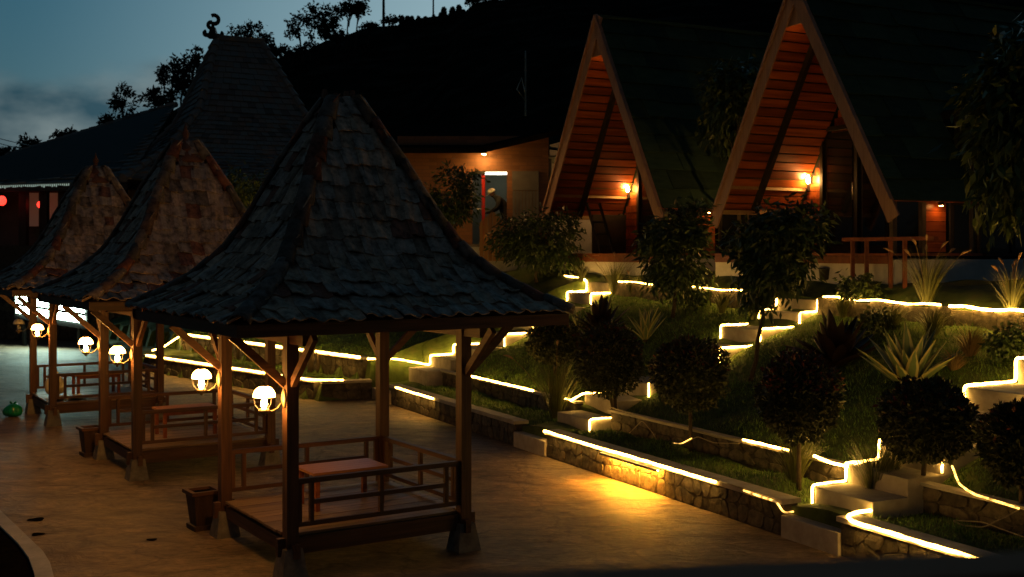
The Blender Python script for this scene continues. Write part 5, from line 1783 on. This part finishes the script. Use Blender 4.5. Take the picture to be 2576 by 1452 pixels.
def rosette(name, label, cat, foot, height_px, width_m, nleaf, mat, seed, lean0=.12, lean1=1.15, bend=.25, group=None, tip=1.0):
    rg = random.Random(seed)
    b_ = ground_at(*foot)
    H = px_m(height_px, b_.y)
    T = thing(name, label, cat, b_, 0, group)
    mes = [rosette_leaf(H * k, width_m, bend * f, mat, seed, tip=tip) for k, f in ((1.0, 1), (.86, .6), (.72, 1.3))]
    for i in range(nleaf):
        az = i * 2.39996 + rg.uniform(-.2, .2)
        lean = lerp(lean0, lean1, (i / nleaf) ** .8) + rg.uniform(-.08, .08)
        me = mes[rg.randrange(3)]
        mx = Matrix.Translation((0, 0, .0)) @ Matrix.Rotation(az, 4, 'Z') @ Matrix.Rotation(-lean, 4, 'X') @ Matrix.Translation((0, .02, -.02))
        obj_from('leaf', me, T, mx)
    mb = MB(); mb.lathe([(.05, -.06), (.07, 0), (.05, .07), (.01, .12)], (0, 0, 0), 8); mb.build('stem', 'bark', T, True)
BR = 'dark broad-leaved rosette plants'
rosette('bromeliad', 'dark maroon bromeliad behind the far round shrubs', 'bromeliad', (1512, 842), 108, .17, 34, 'bromeliad', 1, .1, 1.25, .1, BR, 2.2)
rosette('bromeliad', 'large dark maroon bromeliad in front of the middle stairs', 'bromeliad', (2102, 925), 152, .21, 40, 'bromeliad', 2, .1, 1.3, .1, BR, 2.2)
AG = 'yellow edged agaves'
rosette('agave', 'yellow edged agave beside the smaller dark bromeliad', 'agave', (1624, 858), 100, .125, 20, 'agave', 3, .05, .75, .22, AG)
rosette('agave', 'large yellow edged agave above the big round shrub', 'agave', (2288, 985), 185, .215, 28, 'agave', 4, .05, .95, .2, AG)
rosette('agave', 'small yellow edged agave peeping out left of the large bromeliad', 'agave', (1975, 925), 62, .06, 14, 'agave', 5, .1, .9, .2, AG)
rosette('agave', 'small yellow edged agave half hidden behind the smaller bromeliad', 'agave', (1452, 842), 70, .08, 12, 'agave', 6, .05, .6, .2, AG)

# fountain grasses
def fountain_grass(label, foot, h_px, seed, n=170, plumes=0, mat='fountain', spread=.9, y=None):
    rg = np.random.default_rng(seed)
    b_ = ground_at(*foot)
    H = px_m(h_px, b_.y) * 1.15
    T = thing('fountain_grass', label, 'grass', b_, 0, 'clumps of fountain grass')
    az = rg.uniform(0, 2 * math.pi, n)
    base = np.stack([np.cos(az), np.sin(az), np.zeros(n)], 1) * (rg.uniform(0, .09, n) * max(.6, H))[:, None]
    lean = rg.uniform(.02, .5, n) * spread
    me = blade_mesh('blades', base, az, lean, H * rg.uniform(.55, 1.15, n), np.full(n, .012), mat, .9 * spread, 5, seed)
    obj_from('blades', me, T)
    for k in range(plumes):
        a = rg.uniform(0, 6.28); le = rg.uniform(.1, .55)
        L = H * rg.uniform(1.0, 1.25)
        p = V(0, 0, 0); pts = [p]
        for i in range(5):
            an = le + .5 * (i / 5) ** 2
            p = p + V(math.cos(a) * math.sin(an), math.sin(a) * math.sin(an), math.cos(an)) * L / 5
            pts.append(p)
        mb = MB(); mb.tube(pts, .004, 4); mb.build('stalk', 'straw', T)
        dirv = (pts[-1] - pts[-2]).normalized()
        q = [pts[-1] + dirv * (.20 * u) + V(math.cos(a), math.sin(a), 0) * .05 * u * u - V(0, 0, .06 * u * u) for u in (0, .25, .5, .75, 1)]
        mb = MB(); mb.tube(q, [.006, .020, .024, .018, .004], 6); mb.build('plume', 'plume', T, True)
fountain_grass('fountain grass clump on the grass strip left of the lowest steps', (1398, 1052), 150, 1, 240, 3)
fountain_grass('fountain grass with tall plumes in front of the plinth of the farther cabin', (1545, 742), 78, 2, 260, 7)
fountain_grass('fountain grass clump on the upper edge below the two middle trees', (1815, 788), 50, 3, 220, 0)
fountain_grass('fountain grass clump lit from below left of the middle stairs', (1896, 806), 58, 4, 200, 0)
fountain_grass('tall plumed fountain grass in front of the right end of the closer plinth', (2330, 770), 125, 5, 260, 9)
fountain_grass('fountain grass clump below the tall round shrub with red leaves', (1998, 1218), 128, 6, 200, 0)
fountain_grass('large fountain grass clump between the nearest stairs and the big shrub', (2198, 1262), 150, 7, 260, 1)
fountain_grass('plumed fountain grass at the right edge above the straw', (2545, 815), 105, 8, 220, 6)
fountain_grass('fountain grass clump overhanging the top of the middle stairs', (2120, 800), 60, 9, 220, 0)
fountain_grass('fountain grass clump hanging over the upper edge left of the agave', (2240, 835), 75, 10, 260, 0, spread=1.2)
fountain_grass('fountain grass clump hanging over the upper edge behind the agave', (2345, 850), 80, 11, 260, 0, spread=1.2)
fountain_grass('dry straw coloured grass below the brightest upper rope light', (2440, 900), 85, 12, 320, 0, 'straw', 1.4)
fountain_grass('second dry straw clump right of the large agave', (2400, 935), 60, 13, 260, 0, 'straw', 1.5)
fountain_grass('small fountain grass at the top of the far stairs', (1462, 735), 40, 14, 160, 0)
fountain_grass('fountain grass clump right of the hooked rope light', (1590, 745), 55, 15, 220, 2)
fountain_grass('thin fountain grass beside the big shrub trunk at the lower right', (2238, 1240), 110, 16, 120, 0)
fountain_grass('fountain grass clump at the right edge under the steps', (2520, 905), 70, 17, 200, 0)

# short lawn grass
def lawn_grass():
    rg = np.random.default_rng(5)
    n = 90000
    s = rg.uniform(.2, 6.0, n); t = rg.uniform(-5.5, 13.0, n) 
    keep = ~((s > 1.2) & (s < 1.5))
    for k, (a, b_) in FL.items():
        keep &= ~((t > a - .03) & (t < b_ + .03))
    s, t = s[keep], t[keep]
    t2 = rg.uniform(13.8, 22, 9000); s2 = np.array([rg.uniform(wall_a(x) + .25, wall_b(x) - .1) for x in t2])
    t3 = rg.uniform(13.6, 25, 26000); s3 = np.array([wall_b(x) + rg.uniform(.15, 3.5) for x in t3])
    s = np.concatenate([s, s2, s3]); t = np.concatenate([t, t2, t3])
    n = len(s)
    h = np.array([ground_h(a, b_) for a, b_ in zip(s, t)])
    h += 0.03 * np.sin(s * 3.1 + t * 1.7) + 0.025 * np.sin(t * 4.3 - s * 2.2)
    xy = G0 + s[:, None] * GV + t[:, None] * GW
    base = np.concatenate([xy, h[:, None] - .01], 1)
    az = rg.uniform(0, 6.28, n)
    me = blade_mesh('lawn_grass', base, az, rg.uniform(.1, .9, n), rg.uniform(.035, .10, n), np.full(n, .011), 'grass', .5, 2, 5)
    o = obj_from('lawn_grass', me)
    tag(o, 'short grass growing on the terraced garden slope', 'grass', kind='stuff')
lawn_grass()

# ------------------------------------------------------------------ trees, poles and wires on the skyline
def ridge_tree(label, foot, centre, rad, seed, y=140, clumps=60, per=14, L=.5, W=.26, lobes=4, trunk_r=.16, name='hill_tree', mat='leaf_far'):
    b_ = at(foot[0], foot[1], y)
    b_.z = min(b_.z, hill_h(b_.x, b_.y) - .2) if hill_h(b_.x, b_.y) > 1 else b_.z
    c = at(centre[0], centre[1], y) - b_
    rx, rz = px_m(rad[0], y) * 1.12, px_m(rad[1], y) * 1.15
    c.z -= rz * .12
    rg = random.Random(seed)
    ell = [((c.x, c.y, c.z), (rx * .6, rx * .6, rz * .6))]
    for i in range(lobes + 3):
        a = rg.uniform(0, 6.28)
        ell.append(((c.x + rx * .62 * math.cos(a), c.y + rx * .5 * math.sin(a), c.z + rz * .6 * rg.uniform(-1, 1)), (rx * .36, rx * .36, rz * .3)))
    return tree(name, label, 'tree', b_, ell, clumps, per, L, W, mat, seed, .2, trunk_r, L * .9, 9, 'trees on the hill skyline')
ridge_tree('dense dark tree on the skyline left of the umbrella tree', (820, 108), (818, 45), (46, 52), 1, clumps=120)
ridge_tree('thin wispy tree on the skyline left of the dense one', (762, 118), (752, 60), (34, 42), 2, clumps=34)
ridge_tree('umbrella shaped tree with bare trunk on the skyline', (868, 82), (884, 14), (34, 18), 3, clumps=46, lobes=5, trunk_r=.12)
ridge_tree('small flat-topped tree on the skyline right of the umbrella tree', (893, 74), (902, 22), (18, 10), 4, clumps=18, lobes=3, trunk_r=.1)
ridge_tree('bushy tree rising behind the right end of the hall ridge', (642, 140), (640, 98), (42, 38), 5, clumps=80)
ridge_tree('nearly bare tree rising behind the hall ridge', (598, 130), (598, 82), (26, 30), 6, clumps=14, per=8)
ridge_tree('low bush on the skyline right of the hall roof', (695, 145), (698, 120), (26, 16), 7, clumps=36)
ridge_tree('airy round tree above the left slope of the hall roof', (436, 262), (428, 182), (34, 44), 8, y=120, clumps=46)
ridge_tree('layered tree low beside the hall roof', (412, 290), (398, 240), (40, 26), 9, y=120, clumps=50)
ridge_tree('slender tree standing free at the left', (314, 330), (311, 238), (26, 40), 10, y=120, clumps=34)
ridge_tree('dark bush at the foot of the slender tree', (305, 345), (300, 305), (38, 30), 11, y=120, clumps=70)
ridge_tree('low round tree on the left skyline', (175, 390), (174, 345), (34, 26), 12, y=120, clumps=70)
ridge_tree('small tree near the wires at the left', (78, 405), (76, 365), (24, 18), 13, y=120, clumps=40)
ridge_tree('dark bush at the left end of the skyline', (12, 420), (14, 388), (26, 16), 14, y=120, clumps=40)
ridge_tree('leafy tree hugging the steep side of the hall roof', (475, 230), (482, 150), (26, 30), 15, y=120, clumps=40)
ridge_tree('dark tree rising close against the left flank of the hall roof', (455, 250), (462, 195), (24, 44), 16, y=120, clumps=50)
for i, (px, py, rx_, rz_, lab) in enumerate(((735, 132, 30, 12, 'low scrub on the skyline under the thin wispy tree'), (782, 118, 30, 14, 'low scrub on the skyline between the wispy and the dense tree'), (845, 92, 26, 10, 'low scrub on the skyline under the umbrella tree'), (925, 66, 26, 7, 'low scrub on the skyline left of the thick pole'), (985, 50, 22, 6, 'low scrub on the skyline right of the thick pole'), (365, 300, 26, 20, 'dark scrub beside the layered tree left of the hall'), (225, 375, 34, 14, 'dark scrub on the left skyline right of the low round tree'), (125, 395, 26, 10, 'dark scrub on the left skyline near the wires'))):
    ridge_tree(lab, (px, py + rz_), (px, py), (rx_, rz_), 60 + i, y=140 if px > 500 else 120, clumps=40, L=.4, W=.2, trunk_r=.08, name='skyline_scrub')
# row of small shrubs along the crest
mbs = None
for i in range(16):
    px = 1008 + i * 16 + random.uniform(-4, 4)
    py = float(np.interp(px, [1000, 1100, 1250], [44, 22, -2]))
    b_ = at(px, py + 4, 149)
    b_.z = hill_h(b_.x, b_.y) - .3
    if mbs is None:
        rg = np.random.default_rng(3)
        hgt = rg.random(900) ** .7
        a = rg.uniform(0, 6.28, 900)
        rad_ = (1 - hgt) * .62 + .08
        pos = np.stack([np.cos(a) * rad_ * rg.random(900) ** .4, np.sin(a) * rad_, hgt * 1.7 + .1], 1)
        mbs = leaf_mesh('crown', pos, rg.normal(size=(900, 3)) + [0, 0, .5], .3, .16, 'leaf_far', .15, 3)
        tr_me = MB().tube([(0, 0, -.2), (0, 0, .9)], [.07, .04], 6).mesh('trunk', 'bark')
    ORD = 'first second third fourth fifth sixth seventh eighth ninth tenth eleventh twelfth thirteenth fourteenth fifteenth sixteenth'.split()
    T = thing('crest_shrub', 'small dark conical shrub on the hill crest, %s from the left of its row' % ORD[i], 'shrub', b_, random.uniform(0, 6), 'row of shrubs on the hill crest')
    k = random.uniform(.6, 1.15); T.scale = (k, k, k * random.uniform(.8, 1.2))
    obj_from('crown', mbs, T); obj_from('trunk', tr_me, T)

def pole(px, y0, y1, label, r=.13):
    b_ = at(px, y0, 147); t_ = at(px, y1, 147)
    T = thing('utility_pole', label, 'pole', b_, 0, 'poles on the hill')
    mb = MB(); mb.tube([(0, 0, -1), (0, 0, t_.z - b_.z)], [r, r * .7], 8); mb.build('shaft', 'iron', T)
    mb = MB(); mb.box((0, 0, t_.z - b_.z - .8), (1.6, .12, .12)); mb.build('crossarm', 'iron', T)
    return t_
ptop = [pole(965, 58, -60, 'thick utility pole on the skyline at the top edge', .2), pole(1090, 26, -40, 'thin utility pole on the crest right of the thick one', .12)]
def wire(label, a, b_, sag, r=.03):
    pts = [a.lerp(b_, i / 12) - V(0, 0, sag * 4 * (i / 12) * (1 - i / 12)) for i in range(13)]
    mb = MB(); mb.tube(pts, r, 4)
    tag(mb.build('overhead_wire', 'iron'), label, 'wire', 'overhead wires')
wire('thin overhead wire at the left edge, upper one', at(-40, 338, 95), at(118, 374, 118), .1, .035)
wire('thin overhead wire at the left edge, lower one', at(-40, 348, 95), at(122, 379, 118), .3, .035)
wire('wire between the two poles on the hill', ptop[0] - V(0, 0, .8), ptop[1] - V(0, 0, .8), .8, .03)

# ------------------------------------------------------------------ small things on the plaza
def plastic_bag(name, label, loc, sx, sy, sz, mat, seed, ears=True):
    rg = random.Random(seed)
    T = thing(name, label, 'bag', loc)
    mb = MB()
    nu, nv = 20, 11
    for j in range(nv + 1):
        v = j / nv
        th = math.pi * v
        for i in range(nu):
            a = 2 * math.pi * i / nu
            rr = math.sin(th) ** .7 * (1 - .35 * (1 - v))
            f = 1 + .10 * math.sin(5 * a + seed + 3 * v) * math.sin(th) + rg.uniform(-.04, .04)
            zz = (1 - math.cos(th)) * .5
            mb.v.append((sx * .5 * rr * math.cos(a) * f, sy * .5 * rr * math.sin(a) * f, sz * (1 - zz) * (1 + .04 * math.sin(3 * a))))
    for j in range(nv):
        for i in range(nu):
            i2 = (i + 1) % nu
            mb.f.append((j * nu + i, (j + 1) * nu + i, (j + 1) * nu + i2, j * nu + i2))
    mb.build('sack', mat, T, True)
    for s_ in (-1, 1):
        mb = MB(); mb.tube([(0, 0, sz * .93), (s_ * .02, .01, sz * 1.05), (s_ * .06, 0, sz * 1.16), (s_ * .045, .01, sz * 1.22)], [.03, .018, .03, .006], 6); mb.build('knot_end', mat, T, True)
gp = V((33 - 1288) / FPX * 9975 / (1048 - 640), 9975 / (1048 - 640), 0)
plastic_bag('plastic_bag', 'knotted green plastic bag on the plaza at the left edge', gp, .50, .4, .27, 'bag_green', 1)
plastic_bag('plastic_bag', 'pale see-through bag on the floor edge of the farthest pavilion', pav_point(pav3, -HS + .30, .30, .462), .5, .42, .42, 'bag_clear', 4)
cl = MB()
for j in range(9):
    for i in range(9):
        cl.v.append(((i / 8 - .5) * .7, (j / 8 - .5) * .6, .03 + .02 * math.sin(i * 1.7 + j) + .015 * math.cos(j * 2.3)))
for j in range(8):
    for i in range(8):
        k = j * 9 + i; cl.f.append((k, k + 1, k + 10, k + 9))
cl_o = cl.build('cloth', 'cap', None, True)
cl_o.location = pav_point(pav3, -HS + .42, -.55, .462); cl_o.rotation_euler = (0, 0, PROT)
tag(cl_o, 'crumpled pale cloth on the floor of the farthest pavilion', 'cloth')

# curved pond kerb in the near left corner
def kerb():
    outer = [(-60, 1225), (0, 1283), (60, 1340), (108, 1386), (126, 1415), (138, 1460), (150, 1530)]
    inner = [(-75, 1262), (0, 1322), (45, 1366), (72, 1402), (86, 1440), (92, 1480), (96, 1560)]
    h = .32
    P = lambda x, y: V((x - 1288) / FPX * (CAM_H - h) * FPX / (y - HZ), (CAM_H - h) * FPX / (y - HZ), h)
    T = thing('pond_kerb', 'curved grey concrete kerb round a dark basin in the near left corner', 'kerb', (-6, 12.5, 0))
    inv = Matrix.Translation(-T.location)
    for i in range(len(outer) - 1):
        a, b_ = P(*outer[i]), P(*outer[i + 1]); c, d = P(*inner[i + 1]), P(*inner[i])
        a = a.lerp(b_, .006); d = d.lerp(c, .006)
        vs_ = [a, b_, c, d] + [V(p.x, p.y, -.02) for p in (a, b_, c, d)]
        mb = MB(); mb.add(vs_, [(0, 1, 2, 3), (0, 4, 5, 1), (1, 5, 6, 2), (2, 6, 7, 3), (3, 7, 4, 0)]); o = mb.build('kerb_block', 'coping', T); o.matrix_parent_inverse = inv
    pts = [P(*p) for p in inner] + [V(-9, 8, h), V(-12, 14, h)]
    mb = MB(); mb.add([V(p.x, p.y, .30) for p in pts], [tuple(range(len(pts)))]); o = mb.build('basin_bed', 'soil', T); o.matrix_parent_inverse = inv
kerb()

# drain covers / stains set flat in the plaza
def patch(px, py, rx, ry, label):
    y = 9975 / (py - HZ); x = (px - 1288) / FPX * y
    mb = MB()
    n = 18
    vs_ = []
    for i in range(n):
        a = 2 * math.pi * i / n
        f = 1 + .18 * math.sin(3 * a + px) + random.uniform(-.06, .06)
        vs_.append((rx * math.cos(a) * f, ry * math.sin(a) * f, .004))
    mb.add(vs_ + [(v[0] * .9, v[1] * .9, .012) for v in vs_], [(i, (i + 1) % n, n + (i + 1) % n, n + i) for i in range(n)] + [tuple(range(n, 2 * n))])
    o = mb.build('wet_leaf_litter', 'soil', None, False, (x, y, 0))
    tag(o, label, 'litter', 'dark patches of litter on the plaza')
patch(92, 1308, .10, .10, 'dark patch of litter on the plaza beside the kerb, upper one')
patch(95, 1345, .08, .07, 'dark patch of litter on the plaza beside the kerb, lower one')
patch(382, 1359, .06, .05, 'small dark litter spot in the middle of the plaza left of the nearest pavilion')

# tree stump posts on the far terrace
def stump(px, py, h, label):
    b_ = ground_at(px, py)
    T = thing('dead_trunk', label, 'trunk', b_)
    mb = MB(); mb.tube([(-.12, 0, -.1), (-.10, 0, h * .5), (-.05, 0, h)], [.09, .075, .08], 8); mb.build('stem', 'bark', T, True)
    mb = MB(); mb.tube([(.10, 0, -.1), (.08, .02, h * .4), (.06, .02, h * .72)], [.07, .06, .055], 8); mb.build('stem', 'bark', T, True)
stump(792, 938, .75, 'forked dead trunk on the far terrace behind the nearest pavilion')

# pot by the plinth
pb = ground_at(2078, 705)
T = thing('flower_pot', 'small dark pot in front of the plinth of the closer cabin', 'pot', pb)
MB().lathe([(.09, 0), (.13, .02), (.15, .22), (.17, .24), (.15, .25), (.13, .25)], (0, 0, 0), 14).build('body', 'iron', T, True)
MB().lathe([(.12, .23), (.02, .26)], (0, 0, 0), 12).build('soil', 'soil', T, True)

# balcony rail in front of the camera, far out of focus
a, b_ = at(1500, 1462, 1.15), at(2700, 1408, 1.35)
T = thing('balcony_rail', 'blurred reddish balcony rail along the bottom right edge', 'railing', (a + b_) / 2)
mb = MB(); mb.beam(a - (a + b_) / 2 - V(0, 0, .04) - (b_ - a) * .6, b_ - (a + b_) / 2 - V(0, 0, .04) + (b_ - a) * .4, .09, .08); mb.build('top_rail', 'foreground_rail', T)
for u in (-.4, .25, .9):
    p = a.lerp(b_, u) - (a + b_) / 2
    mb = MB(); mb.box((p.x, p.y, p.z - .58), (.06, .06, 1.0)); mb.build('baluster', 'foreground_rail', T)
